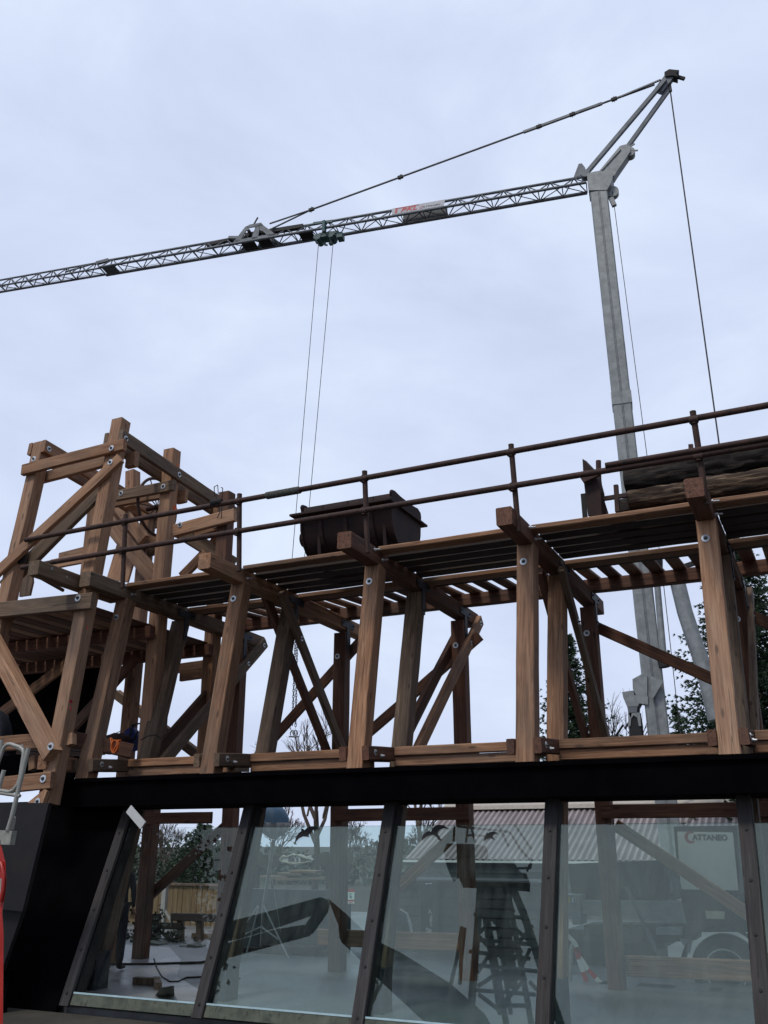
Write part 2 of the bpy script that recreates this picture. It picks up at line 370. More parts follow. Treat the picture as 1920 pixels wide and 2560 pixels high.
# ================================================================= TRESTLE
XB = {1: -9.60, 2: -7.48, 3: -5.31, 4: -3.17, 5: -1.0, 6: 1.16, 7: 3.31}
PW = .22
tr = thing('timber_trestle', (-4.2, 12.2, 2.85), 'long timber trestle bridge of bolted square posts with a plank deck above the black canopy', 'trestle')
def fpY(z): return 10.40 + (z - 2.87) * (.47 / 2.66)
def ipY(z): return 11.70 + (z - 3.25) * .245
GLT = R(20.4)
for i, x in XB.items():
    tan = WT
    po = timber('post', (x, fpY(2.84), 2.84), (x, fpY(5.53), 5.53), PW, PW, WT if i != 5 else WP, tr, (0, 1, 0))
    nf = V((0, -1, .177)).normalized()
    if i != 1: washer(V((x - .02, fpY(5.28), 5.28)) + nf * (PW / 2 + .002), nf, po)
    if i == 1: washer(V((x - .02, fpY(5.22), 5.22)) + nf * (PW / 2 + .002), nf, po)
    ip = timber('post', (x, ipY(.12), .12), (x, ipY(5.46), 5.46), PW, PW, [WG, WG, WG, WT, WG, WG, WT][i - 1], tr, (0, 1, 0))
    b = MB(); b.box((x - .125, ipY(.3) - .16, .12), (x + .125, ipY(.3) + .12, .62)); b.build('post_shoe', PLT, ip)
    bp = timber('post', (x, 14.0, 0.02), (x, 14.0, 5.43), PW, PW, WR, tr, (0, 1, 0))
    washer((x - .03, 14.0 - PW / 2 - .002, 5.02), (0, -1, 0), bp)
    # cap beam
    cp = timber('cap_beam', (x, 9.95, 5.655), (x, 14.66, 5.575), .20, .225, WR if i in (3, 4, 5) else WT if i == 2 else WG, tr, (0, 0, 1), .012)
    for (yy, zz) in ((10.62, 5.70), (10.86, 5.62)): stud((x + .10, yy, zz), (1, 0, -.05), cp)
    # T plates on right faces of the cap joints
    for yy, zt in ((ipY(5.46), 5.62), (14.0, 5.60)):
        b = MB(); X0 = x + .112
        b.box((X0, yy - .22, zt - .08), (X0 + .010, yy + .22, zt + .035)); b.box((X0 + .001, yy - .045, zt - .46), (X0 + .011, yy + .045, zt - .078))
        for (dy, dz) in ((-.18, -.02), (.18, -.02), (0, -.4)): b.tube([(X0, yy + dy, zt + dz), (X0 + .03, yy + dy, zt + dz)], .014, 8)
        b.build('strap_plate', PLT, tr)
    # tie beams clamping the feet
    for sx in (-1, 1):
        xx = x + sx * (PW / 2 + .048)
        tb = timber('tie_beam', (xx, 10.28, 3.03), (xx, 14.2, 3.27), .09, .17, WR if i in (3, 4, 5) else WG, tr)
        if sx > 0:
            washer((xx + .047, 10.46, 3.05), (1, 0, 0), tb, .8); stud((xx + .045, 10.62, 3.02), (1, 0, 0), tb, .05)
    # braces across the bent
    for sx in (-1, 1):
        xx = x + sx * (PW / 2 + .04)
        if i in (1, 3, 5): a, c_ = (xx, 14.60, 5.56), (xx, 11.86, 3.17)
        else: a, c_ = (xx, 11.72, 5.62), (xx, 13.98, 3.25)
        if i == 4: a, c_ = (xx, 11.9, 5.5), (xx, 14.0, 3.3)
        br = timber('brace', a, c_, .085, .185 if i in (1, 3, 5) else .155, (WT if i == 3 else WG) if sx > 0 else WR, tr)
        d = (V(c_) - V(a)).normalized()
        for t in ((.10, .75) if i in (1, 3, 5) else (.85,)):
            q = V(a) + d * t; washer((xx + .04, q.y, q.z), (1, 0, 0), br, .85)
# sills between the bents
for i in range(1, 7):
    x0, x1 = XB[i] + PW / 2 + .10, XB[i + 1] - PW / 2 - .10
    timber('sill_beam', (x0, 11.06, 3.105), (x1, 11.06, 3.105), .12, .112, WT, tr)
    timber('sill_beam', (x0 - .02, 11.10, 2.982), (x1 + .06, 11.10, 2.982), .12, .118, WT, tr)
# deck planks between the caps
DK = [10.84, 11.17, 11.48, 11.80, 12.10]
for i in range(1, 7):
    x0, x1 = XB[i] + .1005, XB[i + 1] - .1005
    for k, y in enumerate(DK):
        dz = rnd.uniform(-.006, .006)
        timber('deck_plank', (x0 + rnd.uniform(0, .012), y, 5.745 + dz), (x1 - rnd.uniform(0, .05), y, 5.745 + dz), .235, .062, WT if k == 0 else WD, tr)  # front plank tan for its lit edge, the rest near-black for shade
    timber('deck_plank', (x0, 12.43, 5.700), (x1 - .02, 12.43, 5.700), .25, .07, WT, tr)
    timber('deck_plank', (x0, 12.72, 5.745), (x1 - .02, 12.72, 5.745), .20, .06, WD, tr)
    # bearer along the back
    timber('back_beam', (XB[i], 14.02, 5.775), (XB[i + 1], 14.02, 5.775), .16, .20, WR, tr)
# cross slats of the walkway
x = -9.55
while x < 3.5:
    timber('walkway_slat', (x, 12.66, 5.81), (x, 14.16, 5.905), .19, .05, WR if rnd.random() < .6 else WT, tr); x += .325
# long braces along the back
def lb(a, c_, y, m=WR):
    br = timber('long_brace', (a[0], y, a[1]), (c_[0], y, c_[1]), .07, .17, m, tr)
for a, c_, y in (((XB[2] + .32, 5.34), (XB[1] + .3, 3.35), 14.15), ((XB[3] + .3, 5.2), (XB[2] - .1, 3.35), 14.15), ((XB[4] - .1, 5.25), (XB[5] + .1, 3.9), 14.15), ((XB[5] - .1, 5.25), (XB[6], 3.9), 14.15)):
    lb(a, c_, y)
# lower storey behind the glass
for xa, xb in ((-7.48, -5.18), (-3.17, -.95), (1.16, 3.4)):
    timber('ledger', (xa, 13.86, 2.43), (xb, 13.86, 2.43), .07, .19, WR, tr)
timber('ledger', (-7.9, 14.14, .60), (-5.2, 14.14, .62), .07, .24, WT, tr)
po = timber('post', (-11.3, 14.0, .05), (-11.3, 14.0, 5.4), PW, PW, WR, tr, (0, 1, 0)); timber('ledger', (-11.4, 13.86, 2.42), (-9.9, 13.86, 2.42), .07, .19, WR, tr)
lb((-3.05, 2.25), (-1.3, 1.05), 14.14, WT); lb((-5.35, 2.28), (-6.55, 1.32), 14.14, WT); lb((-9.8, 2.28), (-11.3, 1.15), 14.14, WR)
timber('ledger', (-3.05, 14.14, .42), (-.9, 14.14, .44), .07, .26, WT, tr)

# ================================================================= GUARD RAIL
gr = thing('guard_rail', (-4, 10.1, 5.7), 'rusty tubular guard rail with two pipes running along the trestle front edge', 'railing')
rx = {1: -9.07, 2: -7.05, 3: -5.09, 4: -3.08, 5: -.93, 6: 1.2, 7: 3.36}
for i, x in rx.items():
    b = MB(); b.tube([(x + .02, 10.14, 5.5), (x, 10.08, 6.60)], .035, 12); b.tube([(x, 10.08, 6.598), (x, 10.08, 6.612)], .036, 12)
    rp_ = b.build('rail_post', RS, gr)
    for z in (6.05, 6.50):
        b = MB(); b.tube([(x - .05, 10.06, z), (x + .05, 10.06, z)], .043, 12); b.tube([(x, 10.075, z - .05), (x, 10.075, z + .05)], .041, 12); b.build('coupler', RS, rp_)
for z, nm in ((6.50, 0), (6.05, 1)):
    b = MB(); b.tube([(-11.02, 10.05, z - .30 + .28), (-9.07, 10.06, z), (3.6, 10.06, z + .02)], .037, 14); b.build('rail_pipe', RS, gr)
b = MB(); b.tube([(-1.95, 10.03, 6.112), (3.6, 10.03, 6.124)], .034, 12); b.build('rail_pipe', RS, gr)
# rope lashing wrapped round the top pipe
p0, p1 = at(665, 1241, Y=10.05), at(748, 1228, Y=10.05); b = MB(); pts = []; n = 260
for k in range(n + 1):
    t = k / n; a = t * 2 * math.pi * 24
    pts.append(V((p0.x + (p1.x - p0.x) * t, 10.06 + .043 * math.cos(a), 6.503 + .043 * math.sin(a))))
b.tube(pts, .011, 6); tag(b.build('rope_lashing', ROPE), 'grey rope wound tightly around the top pipe of the guard rail', 'rope')
# wire tied on the rail
b = MB(); q = at(541, 1262, Y=10.05)
def wl(pts, r=.007): b.tube([q + V(p) for p in pts], r, 6)
wl([(-.06, 0, .28), (.0, 0, .30), (.02, .0, .16), (-.04, 0, .13), (-.06, 0, .28)]); wl([(-.02, 0, .14), (.03, .01, .02), (.06, .01, -.12), (.03, 0, -.2)]); wl([(.06, 0, .25), (.09, 0, .24), (.09, 0, .1), (.01, 0, .03)]); wl([(.09, 0, .05), (.10, 0, -.22)])
pts = [q + V((-.09 + .18 * k / 60, .045 * math.cos(k), .03 + .045 * math.sin(k))) for k in range(61)]; b.tube(pts, .008, 6)
tag(b.build('wire_tie', BLK), 'bent black wire twisted around the top rail beside the tower', 'wire')

# ================================================================= CANOPY, GLASS WALL
b = MB(); b.box((-9.95, 10.24, 2.475), (4.0, 11.62, 2.825)); b.box((-9.97, 10.20, 2.80), (4.02, 10.30, 2.850))
tag(b.build('flat_canopy', BS), 'black flat canopy roof running under the trestle posts above the glass panes', 'canopy')
n_gl = V((0, -math.cos(GLT), math.sin(GLT))); s_gl = V((0, math.sin(GLT), math.cos(GLT)))
FZ = .14                     # level of the yard floor behind the glass
def G(x, s, off=0.): return V((x, 9.777, FZ)) + s_gl * s + n_gl * off  # glass and steel walls scaled about the camera, baked into origin, floor level, spacing
gw = thing('glass_wall', (-5, 9.78, FZ), 'leaning glass wall of clear panes between dark timber mullions under the black canopy', 'glass wall')
MX = [-8.95, -6.98, -4.96, -2.97, -.95, 1.07, 3.08]
SLEN = 2.50
for k, x in enumerate(MX):
    mm = timber('mullion', G(x, -.02, .05), G(x, SLEN, .05), .145, .05, MU, gw, tuple(n_gl), .006)
    bb = timber('mullion', G(x + .01, .02, -.10), G(x + .01, SLEN, -.10), .10, .18, BS2, gw, tuple(n_gl), .006)
    for s_ in (.12, .62, 1.1, 1.6, 2.1): 
        b = MB(); c0 = G(x, s_, .075); b.tube([c0, c0 + n_gl * .012], .016, 8); b.build('screw', BLK, mm)
PT = 2.205
for k in range(6):
    x0, x1 = MX[k] + .075, MX[k + 1] - .075
    b = MB(); a = [G(x0, .13, -.02), G(x1, .13, -.02), G(x1, PT, -.02), G(x0, PT, -.02)]
    b.prism(a, n_gl * .012); b.build('glass_pane', GLC if k == 0 else GL, gw)
    b = MB(); b.bar(G(x0, .07, -.01), G(x1, .07, -.01), .10, .14, tuple(s_gl)); b.build('sill', CONC, gw)
    b = MB(); b.bar(G(x0, .135, .02), G(x1, .135, .02), .05, .02, tuple(s_gl)); b.build('glazing_strip', plain('pale_blue_tape', (.35, .5, .55), .5) if k == 0 else MATS['pale_blue_tape'], gw)
# bird decals (silhouettes stuck on the glass)
def bird(pix, k, nm='bird_sticker'):
    P0 = G(0, 0, .002); b = MB(); pl = [atp(x, y, P0, n_gl) for x, y in pix]; b.prism(pl, n_gl * .003)
    return b.build(nm, BLK, gw)
s2 = lambda x, y: (350 + x / 2.552, 1980 + y / 2.552); s3 = lambda x, y: (850 + x / 2.9105, 1950 + y / 2.9105)
bird([s2(*q) for q in ((986, 328), (995, 290), (1012, 262), (1030, 250), (1026, 238), (1040, 234), (1050, 244), (1070, 226), (1100, 218), (1144, 228), (1110, 240), (1085, 258), (1076, 276), (1080, 288), (1066, 286), (1040, 284), (1015, 296))], 1)
bird([s3(*q) for q in ((594, 442), (600, 410), (618, 386), (632, 378), (650, 372), (662, 378), (672, 352), (696, 332), (722, 326), (755, 330), (797, 356), (760, 350), (730, 358), (712, 376), (710, 392), (724, 412), (734, 432), (720, 440), (700, 412), (680, 400), (650, 402), (625, 416))], 2)
bird([s3(*q) for q in ((1044, 448), (1050, 420), (1064, 400), (1066, 386), (1080, 388), (1095, 378), (1120, 376), (1152, 386), (1125, 394), (1112, 404), (1112, 416), (1126, 432), (1112, 430), (1090, 422), (1068, 428))], 3)
# notice sticker
P0 = G(0, 0, -.034); a = [atp(*s2(x, y), P0, n_gl) for x, y in ((1328, 620), (1370, 620), (1366, 714), (1326, 714))]
b = MB(); b.prism(a, n_gl * .002); st_ = b.build('notice', WHT, gw)
ux = (a[1] - a[0]); uy = (a[3] - a[0])
def on(u, v): return a[0] + ux * u + uy * v + n_gl * .003
for (u0, v0, u1, v1) in ((0, 0, 1, .2), (0, .72, 1, .84), (.1, .90, .8, .97)):
    b = MB(); b.prism([on(u0, v0), on(u1, v0), on(u1, v1), on(u0, v1)], n_gl * .001); b.build('red_band', LETR, st_)
b = MB()
for (u0, v0, u1, v1) in ((.25, .30, .6, .35), (.25, .35, .35, .5), (.3, .46, .6, .51), (.45, .5, .55, .66), (.2, .55, .4, .6)): b.prism([on(u0, v0), on(u1, v0), on(u1, v1), on(u0, v1)], n_gl * .001)
b.build('pictogram', LETD, st_)

# dark steel cladding left of the glass
ds = thing('dark_steel_wall', (-11, 10.3, 0), 'dark sheet steel wall sloping back at the left of the glass wall', 'wall')
b = MB(); b.prism([G(-13.6, -.15, 0), G(-9.05, -.15, 0), G(-9.05, 2.58, 0), G(-13.6, 2.58, 0)], n_gl * .06); b.build('main_sheet', BS, ds)
fy = 9.16; nn = V((0, -.06, 0))
def gp(x, y, d=0): return at(x, y, Y=fy + d)
b = MB(); b.prism([gp(-160, 2005), gp(131, 2008), gp(65, 2278), gp(-160, 2255)], nn); b.build('upper_sheet', BS2, ds)
b = MB(); b.prism([gp(-160, 2250, .1), gp(66, 2275, .1), gp(12, 2430, .1), gp(-160, 2430, .1)], nn); b.build('lower_sheet', BS2, ds)
b = MB(); b.prism([gp(-160, 2425, .2), gp(35, 2425, .2), gp(14, 2550, .2), gp(-160, 2550, .2)], nn); b.build('foot_sheet', BS, ds)
b = MB(); b.bar(at(322, 2022, Y=10.05), at(358, 2064, Y=10.05), .02, .11, (1, 0, 1)); 
tag(b.build('white_board', WHT), 'white board offcut wedged slanting at the top of the first window', 'board')
# ================================================================= HEADFRAME TOWER (left)
tw = thing('headframe_tower', (-10.6, 11.6, 2.6), 'pale timber headframe tower with open braced top at the left end of the trestle', 'tower')
TN = V((0, 1, -.1032)).normalized(); TP = V((-10, 9.9, 2.63))
def T(x, y, off=0.): return atp(x, y, TP + V((0, off, 0)), TN)
def Tz(X, z, off=0.): return V((X, 9.9 + (z - 2.63) * .1032 + off, z))
def tt(name, a, c_, w, h, m, up=(0, 0, 1), wash=(), n=(0, -1, .1), off=None):
    o = timber(name, a, c_, w, h, m, tw, up)
    for q in wash: washer(q, n, o)
    return o
XL, XR_ = -11.40, -9.74
PB = tt('post', Tz(XR_, 2.5), Tz(XR_, 8.46), PW, PW, WP, (0, 1, 0))
PD = tt('post', Tz(XL, 2.5), Tz(XL, 8.36), PW, PW, WP, (0, 1, 0))
for (X, y, z0, z1) in ((XR_, 11.83, 2.5, 8.46), (XR_, 13.35, 2.9, 8.02), (XL, 13.3, .05, 8.15), (XL, 11.9, 5.3, 8.0)):
    tt('post', (X, y, z0), (X, y, z1), PW, PW, WP if y < 13 else WT, (0, 1, 0))
# front head beams, one each side of the posts
a, c_ = T(58, 1176, -.17), T(313, 1112, -.17); ob = tt('head_beam', a, c_, .085, .19, WT, (0, 0, 1))
for q in ((90, 1150), (284, 1123)): washer(T(*q, -.17) + V((0, -.05, 0)), (0, -1, .1), ob)
tt('head_beam', T(104, 1196, .17), T(276, 1150, .17), .085, .19, WP)
# front braces
a, c_ = T(302, 1146, -.16), T(-42, 1464, -.16); ob = tt('brace', a, c_, .085, .17, WP, (0, 0, 1)); washer(T(281, 1158, -.16) + V((0, -.05, 0)), (0, -1, .1), ob)
tt('brace', T(268, 1208, .17), T(10, 1468, .17), .085, .25, WG)
# head beams running back, pairs on both posts rows
for X, zz in ((XR_, 8.06), (XL, 8.20)):
    for sx in (-1, 1):
        xx = X + sx * (PW / 2 + .042)
        ob = tt('head_beam', (xx, 10.36, zz + .06), (xx, 13.75, zz - .22), .08, .22, WG if X == XR_ else WT)
        if sx > 0:
            for y in ((10.44, 11.83) if X == XR_ else (10.45,)): washer((xx + .042, y, zz + .05 - .08 * (y - 10.2)), (1, 0, 0), ob)
tt('spacer_block', (XR_ + .02, 10.72, 7.84), (XR_ + .21, 10.72, 7.84), .10, .26, WT); tt('spacer_block', (XR_ + .02, 12.05, 7.66), (XR_ + .21, 12.05, 7.66), .08, .24, WT)
# middle cross beams carrying the wheel, on the middle posts
for dy, m in ((-.155, WG), (.155, WT)):
    a, c_ = at(238, 1250, Y=11.83 + dy), at(437, 1213, Y=11.83 + dy)
    if dy > 0: a, c_ = a + V((0, 0, -.12)), c_ + V((0, 0, -.12))
    ob = tt('cross_beam', a, c_, .08, .19, m)
    if dy < 0:
        for q in ((307, 1235), (412, 1218)): washer(at(*q, Y=11.83 + dy) + V((0, -.042, 0)), (0, -1, 0), ob)
tt('king_block', at(332, 1180, Y=12.25), at(331, 1270, Y=12.25), .2, .2, WP, (0, 1, 0))
tt('cross_beam', at(312, 1372, Y=13.1), at(412, 1346, Y=13.1), .08, .19, WT); tt('cross_beam', at(330, 1392, Y=13.3), at(410, 1372, Y=13.3), .08, .15, WG)
for (p, q) in (((150, 1395), (244, 1372)), ((128, 1412), (240, 1390))): tt('cross_beam', at(*p, Y=13.15), at(*q, Y=13.15), .08, .2, WP)
# chute-like slanting boards
tt('slanting_board', at(258, 1212, Y=12.9), at(360, 1350, Y=12.9), .10, .22, WP); tt('slanting_board', at(262, 1292, Y=13.0), at(400, 1462, Y=13.0), .10, .30, WP)
tt('slanting_board', at(268, 1255, Y=13.1), at(336, 1345, Y=13.1), .08, .16, WT); tt('slanting_board', at(294, 1452, Y=13.2), at(330, 1330, Y=13.2), .55, .05, WP, (0, 1, 0))
# side bay towards the trestle
ob = tt('cross_beam', at(436, 1328, Y=11.58), at(588, 1288, Y=11.58), .09, .21, WP); washer(at(450, 1312, Y=11.53), (0, -1, 0), ob)
ob = tt('cross_beam', at(486, 1332, Y=11.92), at(562, 1308, Y=11.92), .08, .18, WT); washer(at(538, 1313, Y=11.87), (0, -1, 0), ob)
PG = at(564, 1300, Y=11.78)
tt('post', (PG.x, 11.78, 5.83), (PG.x, 11.78, at(564, 1234, Y=11.78).z), .20, .20, WR, (0, 1, 0))
tt('brace', at(440, 1322, Y=11.75), at(585, 1412, Y=12.3), .10, .24, WG)
tt('brace', at(455, 1442, Y=12.0), at(515, 1380, Y=12.0), .08, .16, WT); tt('brace', at(520, 1372, Y=12.1), at(566, 1322, Y=12.1), .08, .14, WT)
# tower floor
zf = 5.18
a, c_ = T(-60, 1532, -.17), T(233, 1502, -.17); ob = tt('floor_beam', a, c_, .09, .24, WG); washer(T(201, 1497, -.17) + V((0, -.05, 0)), (0, -1, .1), ob, 1.15)
for y in (11.6, 13.2): tt('floor_beam', (-15.5, y, 5.19), (-9.64, y, 5.19), .12, .2, WR)
x = -15.2
while x < -9.85:
    tt('floor_plank', (x, 9.98, 5.335), (x, 13.5, 5.32), .205, .05, WR if rnd.random() < .5 else WP); x += .232
# cap extension beside the first bent
ob = tt('outrigger_beam', (-9.86, 9.2, 5.66), (-9.86, 10.9, 5.64), .19, .21, WG)
for k in range(4): washer((-9.762, 9.45 + .3 * k, 5.70 - .05 * (k % 2)), (1, 0, 0), ob, .35)
# lower storey of the tower
ob = tt('brace', T(-40, 1560, -.16), T(133, 1888, -.16), .20, .21, WP, (0, 0, 1)); washer(T(127, 1866, -.30), (0, -1, .1), ob, 1.1)
ob = tt('floor_beam', T(-40, 1968, -.17), T(132, 1950, -.17), .09, .22, WT); washer(T(108, 1947, -.22), (0, -1, .1), ob, 1.1)
tt('floor_beam', T(-30, 1862, .15), T(118, 1852, .15), .1, .21, WT)
for x0 in range(5): tt('floor_plank', (-12.2 + .33 * x0, 10.1, 3.42), (-12.2 + .33 * x0, 12.4, 3.42), .26, .05, WR)
b = MB(); b.prism([T(62, 2012, -.2), T(112, 1972, -.2), T(117, 1978, -.2), T(104, 2014, -.2)], (0, .07, 0)); gs_ = b.build('gusset', WP, tw); washer(T(94, 2004, -.205), (0, -1, .1), gs_)
tt('floor_beam', (-9.86, 9.8, 3.05), (-9.86, 10.4, 3.05), .16, .19, WT); tt('floor_beam', T(178, 1846, .3), T(330, 1878, .9), .10, .20, WR)
tt('short_block', T(176, 1836, .05), T(176, 1864, .05), .14, .1, WP, (0, 1, 0)); tt('short_block', T(84, 1892, .3), T(84, 1925, .3), .12, .1, WT, (0, 1, 0))
for k, (p, q) in enumerate((((-20, 1800), (168, 1660)), ((170, 1832), (345, 1640)))): tt('brace', at(*p, Y=12.9), at(*q, Y=12.9), .08, .19, WT if k == 0 else WR)
for p, q, m in (((440, 1672), (552, 1656), WT), ((452, 1692), (545, 1680), WT)): tt('ledger', at(*p, Y=13.82), at(*q, Y=13.82), .08, .17, m)
tt('long_brace', at(288, 1735, Y=14.3), at(530, 1915, Y=14.3), .08, .17, WG); tt('long_brace', at(298, 1728, Y=14.35), at(540, 1908, Y=14.35), .04, .06, WP)
for p, q in (((150, 1962), (262, 1985)), ((180, 1990), (300, 1998))): tt('stub_beam', at(*p, Y=11.6), at(*q, Y=11.9), .12, .13, WR)
cl = [at(x, y, Y=13.5) for x, y in ((-150, 1560), (60, 1588), (137, 1600), (262, 1655), (250, 1850), (170, 1960), (-150, 1960))]
b = MB(); b.prism(cl, (0, .06, 0)); b.build('dark_cladding', BS, tw)
# painted marks on the posts
def mark(px_, plane, n, m):
    pts = [plane(*q) + V(n) * .004 for q in px_]; b = MB(); b.prism(pts, V(n) * .001); b.build('paint_mark', m, tw)
for c0, m, X in (((216, 1552), MARK, XR_), ((174, 1757), MARK, XR_), ((229, 1488), MARK, XR_), ((444, 1172), MARKO, XR_), ((435, 1272), MARKO, XR_)):
    P1 = at(*c0, X=X + PW / 2); 
    for q in range(4):
        b = MB(); u0 = rnd.uniform(-.05, .01); v0 = rnd.uniform(-.08, .05); e0 = rnd.uniform(.03, .07)
        w0, w1 = P1 + V((.004, u0, v0)), P1 + V((.004, u0 + e0, v0 + rnd.uniform(-.06, .06)))
        b.bar(w0, w1, .0015, .022, (0, 1, 1)); b.build('paint_mark', m, tw)

# sheave wheel hung in the tower
wc = at(393, 1268, Y=12.25); hw = thing('sheave_wheel', wc, 'dark spoked iron wheel hanging upright inside the timber tower', 'wheel')
b = MB(); pts = [wc + V((0, .52 * math.cos(2 * math.pi * k / 48), .52 * math.sin(2 * math.pi * k / 48))) for k in range(49)]
b.tube(pts, .028, 8, False); b.build('rim', RS, hw)
b = MB(); b.tube([wc + V((-.22, 0, 0)), wc + V((.12, 0, 0))], .05, 12); b.build('hub', RS, hw)
for k in range(10):
    a = 2 * math.pi * (k + .3) / 10; b = MB(); b.tube([wc + V((0, .04 * math.cos(a), .04 * math.sin(a))), wc + V((0, .51 * math.cos(a), .51 * math.sin(a)))], .010, 6); b.build('spoke', RS, hw)
# pipe fixing plate of the guard rail on the tower post
b = MB(); q = T(57, 1390, -.06); b.box(q - V((.07, .02, .12)), q + V((.07, .02, .12))); b.build('fixing_plate', BLK, gr)
b = MB(); b.tube([at(72, 1428, Y=10.4), at(158, 1476, Y=11.2)], .03, 10); b.build('rail_pipe', RS, gr)
b = MB(); q = at(66, 1450, Y=11.2); b.prism([q + V((-.12, 0, -.28)), q + V((.12, 0, -.28)), q + V((.15, 0, -.05)), q + V((.10, 0, .14)), q + V((0, 0, .2)), q + V((-.12, 0, .15))], (0, .04, 0))
tag(b.build('rounded_board', WG), 'grey board with a rounded edge standing on the tower floor', 'board')

# ================================================================= ORE TUB ON THE DECK
ZD = 5.78
tub = thing('ore_tub', (-5.86, 11.6, ZD), 'dark rusty riveted ore tub with flared ends standing on the trestle deck', 'ore tub')
x0, x1, yc = -6.60, -5.18, 11.56
def prof(s=1.0, n=14, zb=5.93, zr=6.52, hw=.50):
    pts = []
    for k in range(n + 1):
        a = math.pi * k / n
        pts.append((yc - hw * s * math.cos(a), zr - .02 - (zr - zb) * s * math.sin(a) ** .8))
    return pts
b = MB(); p = prof(); up_ = [(yc - .47, 6.66)] + [(yc - .50, 6.58)] + p + [(yc + .50, 6.58), (yc + .47, 6.66)]
vs = [(x, y, z) for x in (x0, x1) for y, z in up_]; n = len(up_); inn = [(x, yc + (y - yc) * .96, z + .012) for x in (x0, x1) for y, z in up_]
b.add(vs, [(k, k + 1, n + k + 1, n + k) for k in range(n - 1)], True); b.add(inn, [(k, n + k, n + k + 1, k + 1) for k in range(n - 1)], True)
b.build('tub_body', CT, tub)
for xe, dx in ((x0, -.03), (x1, .03)):
    pl = [(xe, yc - .50, 6.60), (xe, yc - .53, 6.66), (xe, yc - .50, 6.705), (xe, yc - .40, 6.72), (xe, yc - .2, 6.70), (xe, yc + .2, 6.70), (xe, yc + .42, 6.72), (xe, yc + .52, 6.68), (xe, yc + .54, 6.62)] + [(xe, y, z) for y, z in prof(1.04)][::-1]
    b = MB(); b.prism(pl, (dx, 0, 0)); b.build('end_plate', CT, tub)
b = MB()
b.box((x0 - .13, yc - .66, 6.495), (x1 + .08, yc - .51, 6.525)); b.box((x0 - .13, yc + .51, 6.495), (x1 + .08, yc + .66, 6.525)); b.box((x0 - .13, yc - .508, 6.497), (x0 - .031, yc + .508, 6.527)); b.box((x1 + .031, yc - .508, 6.497), (x1 + .08, yc + .508, 6.527))
b.build('rim_flange', CT, tub)
for xr in (x0 + .30, -5.89, x1 - .30):
    b = MB(); pr = prof(1.03); 
    for (a, c_) in zip(pr[:-1], pr[1:]): b.bar((xr, a[0], a[1]), (xr, c_[0], c_[1]), .06, .016, (0, a[0] - yc + 1e-3, -.4))
    b.bar((xr, yc - .50, 6.57), (xr, yc - .485, 6.65), .06, .016, (0, -1, 0)); b.build('strap', CT, tub)
for xr in (x0 + .25, x1 - .12):
    for sy in (-1, 1):
        b = MB(); b.bar((xr, yc + sy * .36, ZD - .02), (xr, yc + sy * .47, 6.53), .06, .05, (1, 0, 0)); b.bar((xr + .05, yc + sy * .16, ZD - .02), (xr + .05, yc + sy * .44, 6.4), .03, .05, (1, 0, 0)); b.build('stand_leg', CT, tub)
    b = MB(); b.box((xr - .05, yc - .42, ZD - .01), (xr + .05, yc + .42, ZD + .14)); b.build('cradle', CT, tub)
b = MB(); b.tube([(x0 - .10, yc - .3, 6.23), (x0 - .03, yc - .3, 6.23)], .11, 16); b.build('trunnion', CT, tub)

# ================================================================= STEEL PLATES / LOG CRADLE / LOGS
pt = thing('steel_ploughshare', at(1488, 1275, Y=11.1), 'upright pointed brown steel blade on the deck just left of the logs', 'steel blade')
b = MB(); pl = [at(x, y, Y=11.1) for x, y in ((1456, 1147), (1459, 1200), (1470, 1290), (1504, 1290), (1501, 1230), (1492, 1196), (1476, 1168))]; b.prism(pl, (.03, .10, 0)); b.build('blade', CT, pt)
b = MB(); b.tube([at(x, y, Y=11.25) for x, y in ((1496, 1152), (1497, 1200), (1502, 1245), (1516, 1290))], .035, 10); b.build('curved_rib', RS, pt)
b = MB(); pl = [at(x, y, Y=11.0) for x, y in ((1442, 1182), (1458, 1180), (1500, 1172), (1500, 1186), (1458, 1206))]; b.prism(pl, (0, .05, 0)); b.build('cross_plate', RS, pt)
b = MB(); b.bar(at(1458, 1235, Y=11.3), at(1463, 1295, Y=11.3), .06, .04, (0, 1, 0)); b.tube([at(1454, 1238, Y=11.3), at(1466, 1236, Y=11.3)], .02, 8); b.build('side_bar', BLK, pt)
cr_ = thing('log_cradle', (-1.9, 11.6, ZD), 'dark steel stake cradle holding the stacked logs', 'log cradle')
for (x, y0, y1, Y) in ((1540, 1213, 1280, 11.2), (1727, 1112, 1210, 11.45)):
    b = MB(); b.bar(at(x, y0, Y=Y), at(x + 4, y1, Y=Y), .055, .055, (0, 1, 0)); b.build('stake', RS, cr_)
b = MB(); b.bar(at(1508, 1247, Y=11.2), at(1568, 1238, Y=11.2), .05, .05); b.build('cross_bar', RS, cr_)
b = MB(); b.box((-2.2, 11.15, ZD), (-.2, 11.3, ZD + .06)); b.box((-2.15, 11.0, ZD), (-1.85, 11.9, ZD + .05)); b.build('base_bar', RS, cr_)
